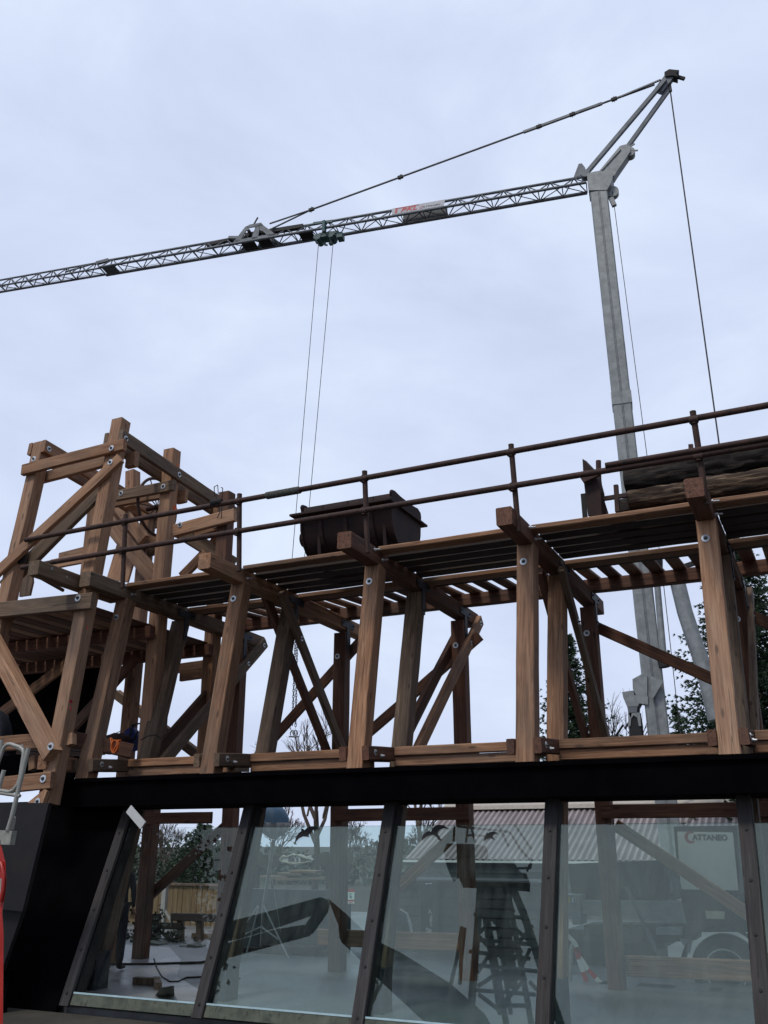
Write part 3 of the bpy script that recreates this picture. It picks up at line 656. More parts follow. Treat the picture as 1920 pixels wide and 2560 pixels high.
def log(p0, p1, r0, r1, mat, label, seed):
    q = random.Random(seed); b = MB(); n = 36; m = 70; p0, p1 = V(p0), V(p1); d = (p1 - p0); L = d.length; z = d.normalized(); u = V((0, 0, 1)); u = (u - z * u.dot(z)).normalized(); x = u.cross(z); vs = []
    for i in range(m + 1):
        t = i / m
        for k in range(n):
            a = 2 * math.pi * k / n; pp = V((math.cos(a) * 1.5, math.sin(a) * 1.5, t * L * .9 + seed * 7))
            rr = (r0 + (r1 - r0) * t) * (1 + .22 * noise.noise(pp) + .2 * noise.noise(pp * 3.1) + .16 * noise.noise(pp * 8))
            vs.append(p0 + d * t + u * (rr * math.sin(a)) + x * (rr * math.cos(a)))
    b.add(vs, [(i * n + k, i * n + (k + 1) % n, (i + 1) * n + (k + 1) % n, (i + 1) * n + k) for i in range(m) for k in range(n)], True)
    b.add(vs[:n], [tuple(range(n))], False, 1); b.add(vs[-n:], [tuple(range(n))], False, 1)
    # re-origin so that grain follows the log
    M, _ = frame(p0, p1, (0, 0, 1)); Mi = M.inverted(); b.v = [tuple(Mi @ V(v)) for v in b.v]
    return tag(put('log', b.mesh('log', mat, BKP), M), label, 'log', 'logs stacked on the deck')
log(at(1572, 1251, Y=11.32), at(1572, 1251, Y=11.32) + V((2.6, 0, .02)), .125, .115, BKP, 'peeled pale log lying lowest at the deck edge', 1)
log((-2.13, 11.72, 6.13), (.9, 11.72, 6.14), .15, .14, BK, 'reddish brown log half hidden between the top and bottom logs', 2)
log((-2.0, 11.52, 6.44), (.9, 11.50, 6.50), .16, .21, BK, 'thick dark barky log lying on top of the stack', 3)

# ================================================================= CHAIN, REEL, STRAP, BAG
cb = thing('cable_reel', at(345, 1858, Y=13.2), 'blue cable reel with black carrying frame standing tilted on the sill behind the posts', 'cable reel')
P = lambda x, y, d=0.: at(x, y, Y=13.2 + d)
b = MB(); b.tube([P(322, 1836), P(345, 1860)], .16, 20); b.build('drum', BLUE, cb)
for d in (-.16, .16):
    b = MB(); b.tube([P(338, 1866, d), P(322, 1844, d), P(333, 1812, d), P(352, 1808, d), P(358, 1824, d)], .017, 8); b.tube([P(325, 1868, d), P(345, 1828, d)], .017, 8); b.tube([P(345, 1866, d), P(358, 1832, d)], .015, 8); b.build('stand_tube', BLK, cb)
b = MB(); b.tube([P(338, 1812, -.16), P(338, 1812, .16)], .017, 8); b.build('handle', BLK, cb)
b = MB(); b.tube([P(318, 1836), P(306, 1826), P(292, 1832), P(280, 1848)], .009, 6); b.build('cable', BLK, cb); b = MB(); b.tube([at(352, 1850, Y=11.35), at(370, 1840, Y=11.38), at(388, 1837, Y=11.5), at(402, 1846, Y=11.7)], .009, 6); b.build('cable', BLK, cb)
b = MB(); q = at(288, 1866, Y=10.2); pts = [q + V((.055 * math.cos(k / 20 * 2 * math.pi) , .0, .085 * math.sin(k / 20 * 2 * math.pi))) for k in range(21)]
for k in range(20): b.bar(pts[k], pts[k + 1], .05, .012, (pts[k] - q))
b.bar(q + V((-.05, 0, .02)), q + V((-.10, .02, .12)), .05, .012, (1, 0, 0)); b.bar(q + V((-.03, .03, -.05)), q + V((.05, .03, .09)), .05, .012, (1, 0, 0))
tag(b.build('orange_strap', ORNG), 'bright orange lashing strap coiled and hanging over the sill', 'strap')
b = MB(); q = at(292, 1848, Y=12.9); n = 10; vs = []
for i in range(n + 1):
    for k in range(16):
        th = math.pi * i / n; ph = 2 * math.pi * k / 16; rr = 1 + .25 * noise.noise(V((math.cos(ph) * 2, math.sin(ph) * 2, th * 2)))
        vs.append(q + V((.26 * rr * math.sin(th) * math.cos(ph), .15 * rr * math.sin(th) * math.sin(ph), .10 * rr * math.cos(th))))
b.add(vs, [(i * 16 + k, i * 16 + (k + 1) % 16, (i + 1) * 16 + (k + 1) % 16, (i + 1) * 16 + k) for i in range(n) for k in range(16)], True)
tag(b.build('tool_bag', plain('maroon_cloth', (.045, .022, .024), .9)), 'limp dark maroon tool bag lying beside the blue cable reel', 'bag')

# ================================================================= CRANE
AZ = R(-100.2); JD = V((math.sin(AZ), math.cos(AZ), 0)); JN = V((-JD.y, JD.x, 0)); 
if JN.y > 0: JN = -JN           # JN points to the viewer
MB0 = V((-4.14, 25.21, 4.66)); MT = V((-4.35, 25.18, 21.59)); md = (MT - MB0).normalized(); up3 = V((0, 0, 1))
def J(s, z, t=0.): return V((MT.x, MT.y, 0)) + JD * s + JN * t + up3 * z
cn = thing('construction_crane', (MB0.x, MB0.y, 0), 'tall galvanised self erecting tower crane with a lattice jib reaching left across the sky', 'crane')
M0 = MB0 - md * 5.2
def cbuild(b, nm, m=GV, par=None): return b.build(nm, m, par or cn)
ms_ = timber('mast', M0, MT, .54, .54, GV, cn, tuple(JN), .035)
b = MB(); 
for sgn in (-1, 1): b.bar(M0 + JN * .28 + JD * (.02 * sgn), MT + JN * .28 + JD * (.02 * sgn), .012, .02, tuple(JN))
b.build('weld_seam', GVD, ms_)
p = M0 + md * 14.8; b = MB(); b.bar(p - md * .2, p + md * .2, .575, .575, tuple(JN)); b.build('mast_collar', GV, ms_)
# mast head
b = MB(); h = lambda s, z: J(s, z, .29)
b.prism([h(.30, 21.66), h(-.26, 21.56), h(-.40, 21.80), h(-.50, 22.12), h(-.10, 22.34), h(.13, 22.34), h(.32, 22.30)], JN * -.58); cbuild(b, 'mast_head')
b = MB(); h = lambda s, z, t=.2: J(s, z, t)
b.prism([h(.02, 22.30), h(-.52, 22.12), h(-.62, 22.28), h(-1.10, 22.95), h(-1.10, 23.16), h(-.98, 23.26), h(-.80, 23.24)], JN * -.36); b.bar(J(-.15, 22.40, .215), J(-.80, 23.08, .215), .03, .05, tuple(JN)); cbuild(b, 'pulley_arm')
b = MB(); b.tube([J(-1.08, 23.02, .12), J(-1.08, 23.02, -.12)], .17, 20); cbuild(b, 'pulley')
b = MB(); b.bar(J(-1.02, 23.16, .1), J(-1.26, 23.30, .1), .04, .04); b.bar(J(-1.08, 23.04, .1), J(-1.34, 23.02, .1), .04, .04); b.bar(J(-1.02, 23.16, .1), J(-1.08, 23.04, .1), .04, .04); cbuild(b, 'rope_keeper')
b = MB(); b.tube([J(-.42, 21.62, .1), J(-.42, 21.62, -.1)], .2, 16); b.bar(J(-.36, 21.35, .1), J(-.44, 21.05, .1), .12, .14); cbuild(b, 'pulley')
# strut pair to the apex
b = MB(); b.bar(J(.37, 22.39, .16), J(-2.44, 25.60, .12), .12, .14, tuple(JN)); b.tube([J(.37, 22.37, .27), J(.37, 22.37, .02)], .14, 14); cbuild(b, 'back_strut', GVD)
b = MB(); b.bar(J(-.90, 23.16, -.05), J(-2.55, 25.36, -.05), .12, .14, tuple(JN)); cbuild(b, 'back_strut', GVD)
b = MB(); b.bar(J(-2.2, 25.28, 0), J(-2.60, 25.78, 0), .30, .20, tuple(JN)); cbuild(b, 'strut_head', GVD)
b = MB(); b.prism([J(-2.46, 25.72, .16), J(-2.68, 25.70, .16), J(-2.84, 25.60, .16), J(-2.80, 25.76, .16), J(-2.90, 25.86, .16), J(-2.74, 25.92, .16), J(-2.60, 25.98, .16), J(-2.44, 25.90, .16)], JN * -.3); b.bar(J(-2.75, 25.8), J(-3.05, 25.6), .08, .1); cbuild(b, 'head_sheave', BLK)
# jib: triangular lattice, two lower chords and one upper
def chords(s, sc=1.0):
    return J(s, 22.44 - (1 - sc) * .12, 0), J(s, 22.0, .26 * sc), J(s, 22.0, -.26 * sc)
b_top, b_lo, b_di = MB(), MB(), MB()
S0, S1, S2, S3 = .36, 11.9, 18.0, 26.6
segs = [(S0, S1, 1.0, 1.0), (S1, S2, 1., .97), (S2, S3, .80, .62)]
tops = MB(); lows = MB(); lows2 = MB(); dia = MB(); horiz = MB()
for (a, c_, k0, k1) in segs:
    ca, cc = chords(a, k0), chords(c_, k1)
    rt = .047 if a < S2 else .036
    tops.tube([ca[0], cc[0]], rt, 8); lows.tube([ca[1], cc[1]], rt, 8); lows2.tube([ca[2], cc[2]], rt * 1.25, 8)
    n = max(1, round((c_ - a) / (.78 if a < S2 else .62)))
    for i in range(n):
        f0, f1, fm = i / n, (i + 1) / n, (i + .5) / n
        sa, sb, sm = a + (c_ - a) * f0, a + (c_ - a) * f1, a + (c_ - a) * fm
        k = lambda f: k0 + (k1 - k0) * f
        A, B, Mm = chords(sa, k(f0)), chords(sb, k(f1)), chords(sm, k(fm))
        for t in (1, 2):
            dia.tube([A[t], Mm[0]], .021, 5, False); dia.tube([Mm[0], B[t]], .021, 5, False)
        horiz.tube([A[1], A[2]], .018, 5, False); horiz.tube([A[1], B[2]] if i % 2 else [A[2], B[1]], .016, 5, False)
cbuild(tops, 'upper_chord', GVD); cbuild(lows, 'lower_chord', GVD); cbuild(lows2, 'lower_chord', GVD); cbuild(dia, 'lattice', GVD); cbuild(horiz, 'lattice', GVD)
# joints along the jib
b = MB(); q = lambda s, z, t=.30: J(s, z, t)

for t, dt in ((.29, -.04), (-.25, -.04)):
    for pl in (((10.95, 22.0), (11.25, 22.0), (11.75, 22.58), (11.6, 22.64)), ((11.5, 22.54), (12.15, 22.56), (12.05, 22.68), (11.6, 22.68)), ((12.05, 22.66), (12.2, 22.62), (12.62, 22.05), (12.4, 22.0)), ((11.62, 22.56), (11.80, 22.56), (11.95, 22.02), (11.7, 22.02)), ((10.95, 22.0), (12.6, 22.0), (12.55, 22.12), (11.05, 22.12))):
        b.prism([J(s_, z_, t) for s_, z_ in pl], JN * dt)
b.tube([J(11.8, 22.6, .3), J(11.8, 22.6, -.3)], .07, 8); b.tube([J(12.1, 22.5, .3), J(12.1, 22.5, -.3)], .06, 8); b.bar(J(12.3, 22.3, .0), J(12.9, 22.42, 0), .3, .1)
cbuild(b, 'hinge_bracket', GVD)
b = MB(); 
for (s, l, t) in ((12.1, .5, 0), (11.5, .45, 0), (9.95, .5, 0)): b.bar(J(s - l / 2, 21.99, 0), J(s + l / 2, 21.99, 0), .46, .02, (0, 0, 1))
b.bar(J(10.1, 22.42, 0), J(12.3, 22.46, 0), .16, .14); b.bar(J(12.6, 22.42, 0), J(13.8, 22.34, 0), .12, .12); b.bar(J(11.9, 22.66, .25), J(11.75, 22.95, .25), .04, .04); cbuild(b, 'joint_box', BS2)
b = MB(); b.bar(J(17.4, 22.0, 0), J(17.9, 22.0, 0), .44, .05); b.bar(J(17.8, 22.45, 0), J(18.3, 22.40, 0), .1, .12); b.tube([J(18.2, 22.44), J(19.6, 22.26)], .035, 6); cbuild(b, 'joint_box', GVD)
b = MB(); b.prism([J(.75, 22.44, .05), J(.05 + .5, 22.95, .05), J(.45, 22.95, .05), J(.35, 22.75, .05), J(.4, 22.5, .05)], JN * -.1); cbuild(b, 'rope_guide', GVD)
# tie bars
TA, TE = J(-2.1, 25.62, .0), J(11.15, 22.80, 0)
def tie(f): return TA + (TE - TA) * f
b = MB(); b.tube([tie(.08), tie(1 - .10)], .034, 8); cbuild(b, 'tie_bar', GVD)
b = MB(); b.bar(tie(.0), tie(.10) , .07, .05); b.bar(tie(.0) + JN * .15 + JD * -.2, tie(.09), .05, .05); b.bar(tie(.13), tie(.33), .075, .085); cbuild(b, 'tie_bar', GVD)
b = MB(); 
for t in (-.22, .22): b.tube([tie(.9), J(11.75, 22.62, t) if t < 0 else J(11.3, 22.62, t)], .03, 7)
cbuild(b, 'tie_bar', GVD)
for f in (.10, .205, .29, .655, .9):
    b = MB(); b.bar(tie(f - .007), tie(f + .007), .09, .105); b.tube([tie(f) + up3 * -.13, tie(f) + up3 * .13], .010, 5); cbuild(b, 'tie_coupling', BS2)
# trolley
b = MB(); b.bar(J(8.92, 22.18, .31), J(9.62, 22.22, .31), .07, .09); b.bar(J(8.92, 22.18, -.31), J(9.62, 22.22, -.31), .07, .09); b.bar(J(9.2, 22.2, .36), J(9.2, 21.75, .36), .10, .14); b.bar(J(9.2, 22.2, -.36), J(9.2, 21.75, -.36), .10, .14)
for s in (9.02, 9.5): b.tube([J(s, 21.74, .22), J(s, 21.74, -.22)], .12, 14)
b.bar(J(8.88, 21.76, 0), J(9.66, 21.76, 0), .36, .08); b.bar(J(8.62, 21.72, 0), J(8.82, 21.72, 0), .3, .2); b.tube([J(9.3, 21.66), J(9.28, 21.5), J(9.2, 21.48)], .04, 6)
cbuild(b, 'trolley', TEAL)
HK = atp(742, 1455, J(0, 22, 0), JN); hq = lambda d, z: HK + JD * d + up3 * z
b = MB(); b.tube([J(9.52, 21.66, 0), hq(.2, .3)], .011, 5); cbuild(b, 'hoist_rope', CABL)
b = MB(); b.tube([J(8.98, 21.66, 0), hq(-.2, .3)], .011, 5); cbuild(b, 'hoist_rope', CABL)
b = MB(); b.bar(hq(-.33, .2), hq(.33, .2), .22, .26); b.tube([hq(0, .1), hq(0, -.3), hq(.08, -.4), hq(.15, -.32)], .05, 8); cbuild(b, 'hook_block', TEAL)
ch = thing('lifting_chain', HK, 'thin steel chain with two shackles hanging from the crane in the second trestle bay', 'chain')
cp_ = lambda x, y: atp(x, y, J(0, 22, 0), JN)
for (xa, ya, xb, yb) in ((745, 1500, 739, 1816), (742, 1500, 731, 1813)):
    a, c_ = cp_(xa, ya), cp_(xb, yb); d = c_ - a; L = d.length; n = int(L / .085); b = MB()
    for k in range(n):
        p = a + d * ((k + .5) / n); ax = JD if k % 2 else JN
        b.tube([p + ax * (.026 * math.cos(t * math.pi / 4)) + V((0, 0, 1)) * (.060 * math.sin(t * math.pi / 4)) for t in range(9)], .012, 5, False)
    b.build('chain_strand', GVD, ch)
for (x, y) in ((739, 1826), (731, 1826)):
    q = cp_(x, y); b = MB(); b.tube([q + JD * (.06 * math.cos(t * math.pi / 6 - .5)) + V((0, 0, -.09 + .09 * math.sin(t * math.pi / 6 - .5))) for t in range(0, 9)], .018, 6); b.tube([q + JD * -.1 + V((0, 0, -.18)), q + JD * .1 + V((0, 0, -.17))], .024, 8); b.build('shackle', GVD, ch)
b = MB(); b.tube([J(.5, 21.93, -.1), J(9, 21.86, 0), J(18, 21.93, 0), J(26, 21.97, 0)], .008, 4); cbuild(b, 'trolley_rope', CABL)
# rear ropes
b = MB(); b.tube([J(-2.56, 25.55), J(-2.66, 3.0)], .022, 6); b.tube([J(-2.56, 25.6), J(-2.57, 25.2)], .05, 8); cbuild(b, 'guy_rope', CABL)
b = MB(); b.tube([J(-.42, 21.6, .1), J(-.72, 9.0, .1), J(-.75, 4.0, .1)], .011, 5); cbuild(b, 'guy_rope', CABL)
# boards with lettering on the jib
c0 = atp(983, 540, J(0, 22.2, .28), JN); sA, sB = 6.82, 5.05
bx = [J(sA, 22.06, .27), J(sB, 22.06, .27), J(sB - .06, 22.42, .12), J(sA - .06 + .1, 22.42, .12)]
nb = (bx[1] - bx[0]).cross(bx[3] - bx[0]).normalized()
if nb.dot(JN) < 0: nb = -nb
b = MB(); b.prism(bx, nb * -.02); sg = cbuild(b, 'sign_board', plain('grey_sign', (.36, .37, .40), .5))
Wd = (bx[1] - bx[0]).length
def sput(txt, u, v, size, mat, shear=0., bold=0., nm='lettering'):
    M = plane_matrix(bx[0] + (bx[1] - bx[0]) * u + (bx[3] - bx[0]) * v + nb * .004, bx[1] - bx[0], bx[3] - bx[0]); put(nm, textmesh(txt, size, mat, shear, bold), M, sg)
sput('BKL', .17, .16, .33, LETR, .25, .012); sput('ATTANEO', .60, .22, .13, LETD, .3, .001); sput('C', .53, .16, .2, LETR, .3, .001)
b = MB()
def sq(u0, v0, u1, v1): 
    o = bx[0]; e1 = bx[1] - bx[0]; e2 = bx[3] - bx[0]; b.prism([o + e1 * u + e2 * v + nb * .004 for u, v in ((u0, v0), (u1, v0), (u1 + .02, v1), (u0 + .02, v1))], nb * .002)
sq(.06, .12, .10, .9); sq(.06, .82, .52, .93); b.build('logo_bars', LETR, sg)
b = MB(); b.prism([J(6.55, 22.05, -.245), J(5.0, 22.05, -.245), J(5.0, 22.36, -.22), J(6.55, 22.36, -.22)], JN * -.02); cbuild(b, 'sign_board', GVD)
# mast foot fittings (box bracket, hydraulic ram, folding rod)
Yc = 24.85
def k_(x, y, d=0.): return at(x, y, Y=Yc + d)
b = MB(); b.prism([k_(x, y) for x, y in ((1581, 1698), (1606, 1684), (1618, 1690), (1618, 1742), (1590, 1738), (1582, 1722))], (0, .5, 0)); b.prism([k_(x, y) for x, y in ((1555, 1730), (1583, 1726), (1586, 1738), (1620, 1740), (1620, 1762), (1598, 1758), (1594, 1766), (1568, 1768), (1558, 1744))], (0, .4, 0)); cbuild(b, 'foot_bracket', GV)
b = MB(); b.prism([k_(x, y) for x, y in ((1568, 1767), (1593, 1765), (1592, 1780), (1571, 1784))], (0, .4, 0)); cbuild(b, 'foot_block', GVD)
b = MB(); b.prism([k_(x, y) for x, y in ((1570, 1782), (1597, 1780), (1606, 1848), (1606, 1990), (1572, 1990), (1574, 1850))], (0, .3, 0)); cbuild(b, 'ram_column', BLK)
b = MB()
for xs in ((1570, 1579, 1576, 1571), (1600, 1591, 1597, 1603)): b.prism([k_(xs[0], 1784, -.03), k_(xs[1], 1782, -.03), k_(xs[2], 1815, -.03), k_(xs[3], 1815, -.03)], (0, .02, 0))
b.prism([k_(1571, 1783, -.03), k_(1599, 1781, -.03), k_(1594, 1795, -.03), k_(1584, 1788, -.03), k_(1578, 1796, -.03)], (0, .02, 0)); cbuild(b, 'ram_guide', GV)
b = MB(); b.prism([k_(x, y) for x, y in ((1627, 1690), (1660, 1704), (1634, 1746), (1629, 1742))], (0, -.06, 0)); cbuild(b, 'foot_gusset', GV)
b = MB(); b.tube([k_(1534, 1848), k_(1558, 1812), k_(1562, 1822), k_(1574, 1804)], .03, 6); cbuild(b, 'hydraulic_hose', BLK)
b = MB(); b.tube([k_(1656, 1640), k_(1662, 1668)], .15, 12); cbuild(b, 'ram_sleeve', BLK)
b = MB(); b.tube([k_(1661, 1652), k_(1642, 1440)], .075, 10); b.tube([k_(1653, 1652), k_(1636, 1440)], .028, 6); cbuild(b, 'ram_rod', GV)
b = MB(); b.tube([k_(1690, 1440), k_(1712, 1530), k_(1735, 1600), k_(1760, 1672), k_(1790, 1800)], .20, 14); cbuild(b, 'folding_strut', GV)
b = MB(); b.bar(k_(1700, 1420), k_(1735, 1408), .1, .12); cbuild(b, 'strut_link', BLK)
b = MB(); b.tube([k_(1640, 1445), k_(1640, 1400)], .18, 10); cbuild(b, 'ram_head', BLK)

# ================================================================= YARD BEHIND THE GLASS
# ---- shed with corrugated roof
sh = thing('corrugated_shed', (-7, 27, -.2), 'low grey boarded shed with a pinkish corrugated roof behind the yard', 'shed')
YE, YR = 27.0, 30.2
pE, pR = at(1053, 2146, Y=YE), at(1128, 2024, Y=YR); pE2 = at(1018, 2144, Y=YE)
ze, zr = pE.z, pR.z; xl, xr = pE2.x, 3.5
b = MB(); n = int((xr - xl) / .032); vs = []
for i in range(n + 1):
    x = xl + (xr - xl) * i / n; hh = .026 * math.cos(2 * math.pi * x / .185)
    vs += [(x, YE - .25, ze + hh - .02), (x, (YE + YR) / 2, (ze + zr) / 2 + hh), (x, YR, zr + hh)]
b.add(vs, [(i * 3 + k, i * 3 + 3 + k, i * 3 + 4 + k, i * 3 + 1 + k) for i in range(n) for k in (0, 1)], True)
b.add([(xl, YR, zr), (xr, YR, zr), (xr, 2 * YR - YE, ze), (xl, 2 * YR - YE, ze)], [(0, 1, 2, 3)])
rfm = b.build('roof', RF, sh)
b = MB(); b.prism([(xl, YR - .25, zr - .02), (xl, YR - .22, zr + .10), (xl, YR, zr + .20), (xl, YR + .25, zr)], (xr - xl, 0, 0)); b.build('ridge_cap', plain('ridge_tile', (.42, .38, .33), .8), rfm)
b = MB(); b.box((xl, YE - .32, ze - .10), (xr, YE - .26, ze - .04)); b.build('gutter', WHT, rfm)
b = MB(); b.box((xl + .3, YE, -.2), (xr - .2, YE + .1, ze - .05)); b.prism([(xl + .3, YE, -.2), (xl + .3, 2 * YR - YE, -.2), (xl + .3, 2 * YR - YE, ze), (xl + .3, YR, zr - .05), (xl + .3, YE, ze - .05)], (.1, 0, 0)); 
for k in range(9): b.box((xl + .28, YE - .02 - .004 * (k % 2), -.2 + k * .2), (xr - .22, YE + .002, -.03 + k * .2))
b.build('wall', SIDING, sh)
for k in range(4):
    b = MB(); x = xl + 3.6 + 2.4 * k; b.box((x, YE - .05, .25), (x + .9, YE - .024, 1.25)); b.build('window', BLK, sh)
# banner and horned skull ornament
b = MB(); Yb = 16.85; b.prism([at(x, y, Y=Yb) for x, y in ((1052, 2205), (1094, 2203), (1094, 2352), (1052, 2352))], (0, .03, 0)); bn = b.build('banner', plain('banner_cloth', (.035, .04, .05), .9)); tag(bn, 'dark hanging banner with pale lettering in front of the shed wall', 'banner')
def scrib(pts, r=.018, nm='lettering'):
    b = MB(); b.tube([at(x, y, Y=Yb - .02) for x, y in pts], r, 5); return b
b = MB()
for pts in (((1072, 2284), (1074, 2275), (1078, 2283)), ((1080, 2290), (1076, 2298), (1075, 2304)), ((1080, 2297), (1077, 2308), (1079, 2316)), ((1065, 2320), (1069, 2331)), ((1066, 2321), (1072, 2323), (1070, 2333)), ((1073, 2323), (1075, 2334)), ((1075, 2324), (1080, 2328), (1076, 2330), (1080, 2336)), ((1064, 2204 + 6), (1080, 2204 + 5))):
    b.tube([at(x, y, Y=Yb - .02) for x, y in pts], .011, 5)
b.build('lettering', WHT, bn, at(1072, 2300, Y=Yb))
# light pole of bulbs
b = MB(); b.tube([at(x, y, Y=16.8) for x, y in ((1000, 2273), (1018, 2284), (1023, 2295), (1028, 2310), (1031, 2330), (1037, 2352))], .012, 6)
for t in range(9): b.tube([at(1018 + 2.2 * t, 2284 + 8.5 * t, Y=16.8) + V((0, 0, .02)), at(1018 + 2.2 * t, 2284 + 8.5 * t, Y=16.8) + V((0, 0, -.03))], .022, 6)
tag(b.build('light_chain', WHT), 'string of pale light bulbs hanging in front of the shed', 'light chain')

hu = thing('boarded_hut', at(1160, 2440, Y=17.0), 'low hut with wide grey horizontal boards behind the third window', 'hut')
xa, xb = at(975, 2400, Y=17.0).x, at(1352, 2400, Y=17.0).x; zt = at(1160, 2212, Y=17.0).z; b = MB(); b.box((xa, 17.02, FZ - .1), (xb, 18.6, zt))
k = 0; z = FZ
while z < zt - .05: b.prism([(xa - .02, 17.02, z), (xa - .02, 16.985, z), (xa - .02, 17.0, z + .15), (xa - .02, 17.02, z + .15)], (xb - xa + .04, 0, 0)); z += .155
b.build('boards', SIDING, hu); b = MB(); b.box((xa - .1, 16.9, zt + .003), (xb + .1, 18.7, zt + .06)); b.build('flat_roof', BS2, hu)
# ---- ballast slabs stacked in the fourth window
bl = thing('ballast_stack', at(1510, 2470, Y=16.4), 'stack of dark grey concrete ballast slabs left of the carrier wheel', 'ballast')
for (x0, x1, y0, y1) in ((1408, 1640, 2478, 2440), (1412, 1625, 2438, 2402), (1415, 1640, 2400, 2362), (1420, 1660, 2360, 2332)):
    b = MB(); pa_, pb_ = at(x0, y0, Y=16.4), at(x1, y1, Y=16.4); b.box((pa_.x, 16.4, pa_.z + .006), (pb_.x, 17.4, pb_.z)); b.build('slab', plain('ballast_grey', (.045, .052, .055), .85) if 'ballast_grey' not in MATS else MATS['ballast_grey'], bl)
# ---- board fence
fe = thing('board_fence', at(430, 2330, Y=20), 'yellowish upright board fence at the back of the yard behind the first window', 'fence')
b = MB(); x = -19.2; zt = 1.02
while x < -13.6: b.box((x, 20 - rnd.uniform(0, .02), -.1), (x + .135, 20.04, zt + rnd.uniform(-.01, .01))); x += .145
b.build('boards', WF, fe); b = MB(); b.box((-19.3, 19.93, zt + .012), (-13.5, 20.08, zt + .06)); b.build('capping', WG, fe)
b = MB(); q = at(412, 2225, Y=19.4); b.box((q.x - .06, 19.36, -.02), (q.x + .06, 19.46, q.z + .1)); b.bar(V((q.x, 19.4, .55)), V((q.x + .42, 19.4, .10)), .05, .05); tag(b.build('fence_prop', GREYP), 'grey upright prop with a strut against the board fence', 'prop')
# timber trough / bench in front of fence
tb = thing('timber_barrier', at(450, 2330, Y=17), 'dark weathered timber barrier with two rails in front of the board fence', 'barrier')
for (p, q, h) in (((362, 2294), (400, 2292), .13), ((430, 2292), (560, 2296), .15), ((384, 2314), (455, 2316), .13), ((368, 2352), (440, 2350), .08)):
    timber('rail', at(*p, Y=17), at(*q, Y=17), .10, h, WD, tb)
for x in (393, 452, 500): timber('upright', at(x, 2380, Y=17.1), at(x, 2300, Y=17.1), .14, .1, WG, tb, (0, 1, 0))
b = MB(); b.box(at(476, 2380, Y=17.4), at(560, 2335, Y=17.5)); b.build('side_panel', WG, tb)
def leafclump(b, c, r, n, q, sz=.10, flat=1.0):
    for _ in range(n):
        d = V((q.gauss(0, .5), q.gauss(0, .5), q.gauss(0, .5) * flat)); p = c + d * r
        a = V((q.uniform(-1, 1), q.uniform(-1, 1), q.uniform(-1, 1))).normalized(); u = a.orthogonal().normalized(); s_ = sz * q.uniform(.5, 1.3)
        b.add([p, p + a * s_ * .5 + u * s_ * .28, p + a * s_, p + a * s_ * .5 - u * s_ * .28], [(0, 1, 2, 3)])
q = random.Random(8)
for x, y, r, lab in ((370, 2330, .35, 'small green shrub growing by the fence foot behind the first window'), (425, 2375, .28, 'low green plant beside the dark timber barrier'), (292, 2360, .3, 'green plant half hidden behind the leaning posts at far left')):
    c = at(x, y, Y=16.6); pl_ = thing('shrub', (c.x, c.y, 0), lab, 'shrub'); b = MB(); leafclump(b, c, r, 260, q, .13, 1.2); b.build('foliage', IVY, pl_); b = MB(); b.tube([(c.x, c.y, -.02), c], .02, 6); b.build('stem', TWIG, pl_)
# rubble and cable on the floor
b = MB()
b.tube([at(x, y, Z=FZ + .012) for x, y in ((385, 2397), (392, 2420), (405, 2442), (425, 2454), (445, 2454), (465, 2444), (500, 2442), (540, 2440), (600, 2446))], .012, 6)
tag(b.build('floor_cable', BLK), 'thin dark cable looping across the wet floor behind the first window', 'cable')
b = MB(); b.tube([at(x, y, Z=FZ + .02) for x, y in ((250, 2411), (380, 2410), (500, 2406), (560, 2396))], .02, 6); tag(b.build('floor_hose', BLK), 'straight black hose lying across the floor behind the first window', 'hose')
b = MB(); b.prism([at(388, 2488, Z=FZ), at(414, 2492, Z=FZ), at(410, 2468, Z=FZ + .28), at(402, 2469, Z=FZ + .27)], V((.02, .16, 0))); tag(b.build('stone_fragment', CONC), 'small triangular stone fragment lying on the wet floor', 'stone')
b = MB(); b.bar(at(336, 2452, Z=FZ + .05), at(396, 2455, Z=FZ + .05), .10, .10); b.bar(at(390, 2450, Z=FZ + .05), at(396, 2466, Z=FZ + .05), .09, .09); tag(b.build('timber_offcut', WG), 'short grey timber offcut lying at the foot of the reddish post', 'timber')
b = MB()
for x, y, s_ in ((380, 2378, .3), (396, 2385, .22), (440, 2388, .16), (460, 2382, .2), (482, 2380, .22), (500, 2386, .16)):
    c = at(x, y, Y=15.9); 
    b.prism([c + V((-s_, 0, -.14)), c + V((s_, 0, -.14)), c + V((s_ * .5, 0, .04 + s_ * .3)), c + V((-s_ * .6, 0, .02 + s_ * .5))], (0, .25, 0))
tag(b.build('rubble_heap', CONC), 'pale heap of rubble along the back edge of the wet floor', 'rubble')

# ---- closed parasol with cover, tripod stand
pa = thing('closed_parasol', at(688, 2400, Y=16.0), 'folded white parasol under a blue hood standing behind the second window', 'parasol')
Yp = 16.0; A = lambda x, y: at(x, y, Y=Yp)
b = MB(); n = 24; rows = [(2098, 4), (2090, 16), (2078, 29), (2062, 37), (2057, 38)]; vs = []
for (y, rx_) in rows:
    for k in range(n):
        a = 2 * math.pi * k / n; fl = 1 + (.16 if k % 2 else -.08) * (1 if y > 2065 else .4)
        c = A(684, y); rr = rx_ * .0081 * fl; vs.append(c + V((rr * math.cos(a), rr * math.sin(a), 0)))
b.add(vs, [(i * n + k, i * n + (k + 1) % n, (i + 1) * n + (k + 1) % n, (i + 1) * n + k) for i in range(len(rows) - 1) for k in range(n)]); b.build('canopy', WHT, pa)
b = MB(); rows = [(2061, 38), (2045, 36), (2030, 30), (2018, 20), (2012, 6), (2011, 0.5)]; vs = []
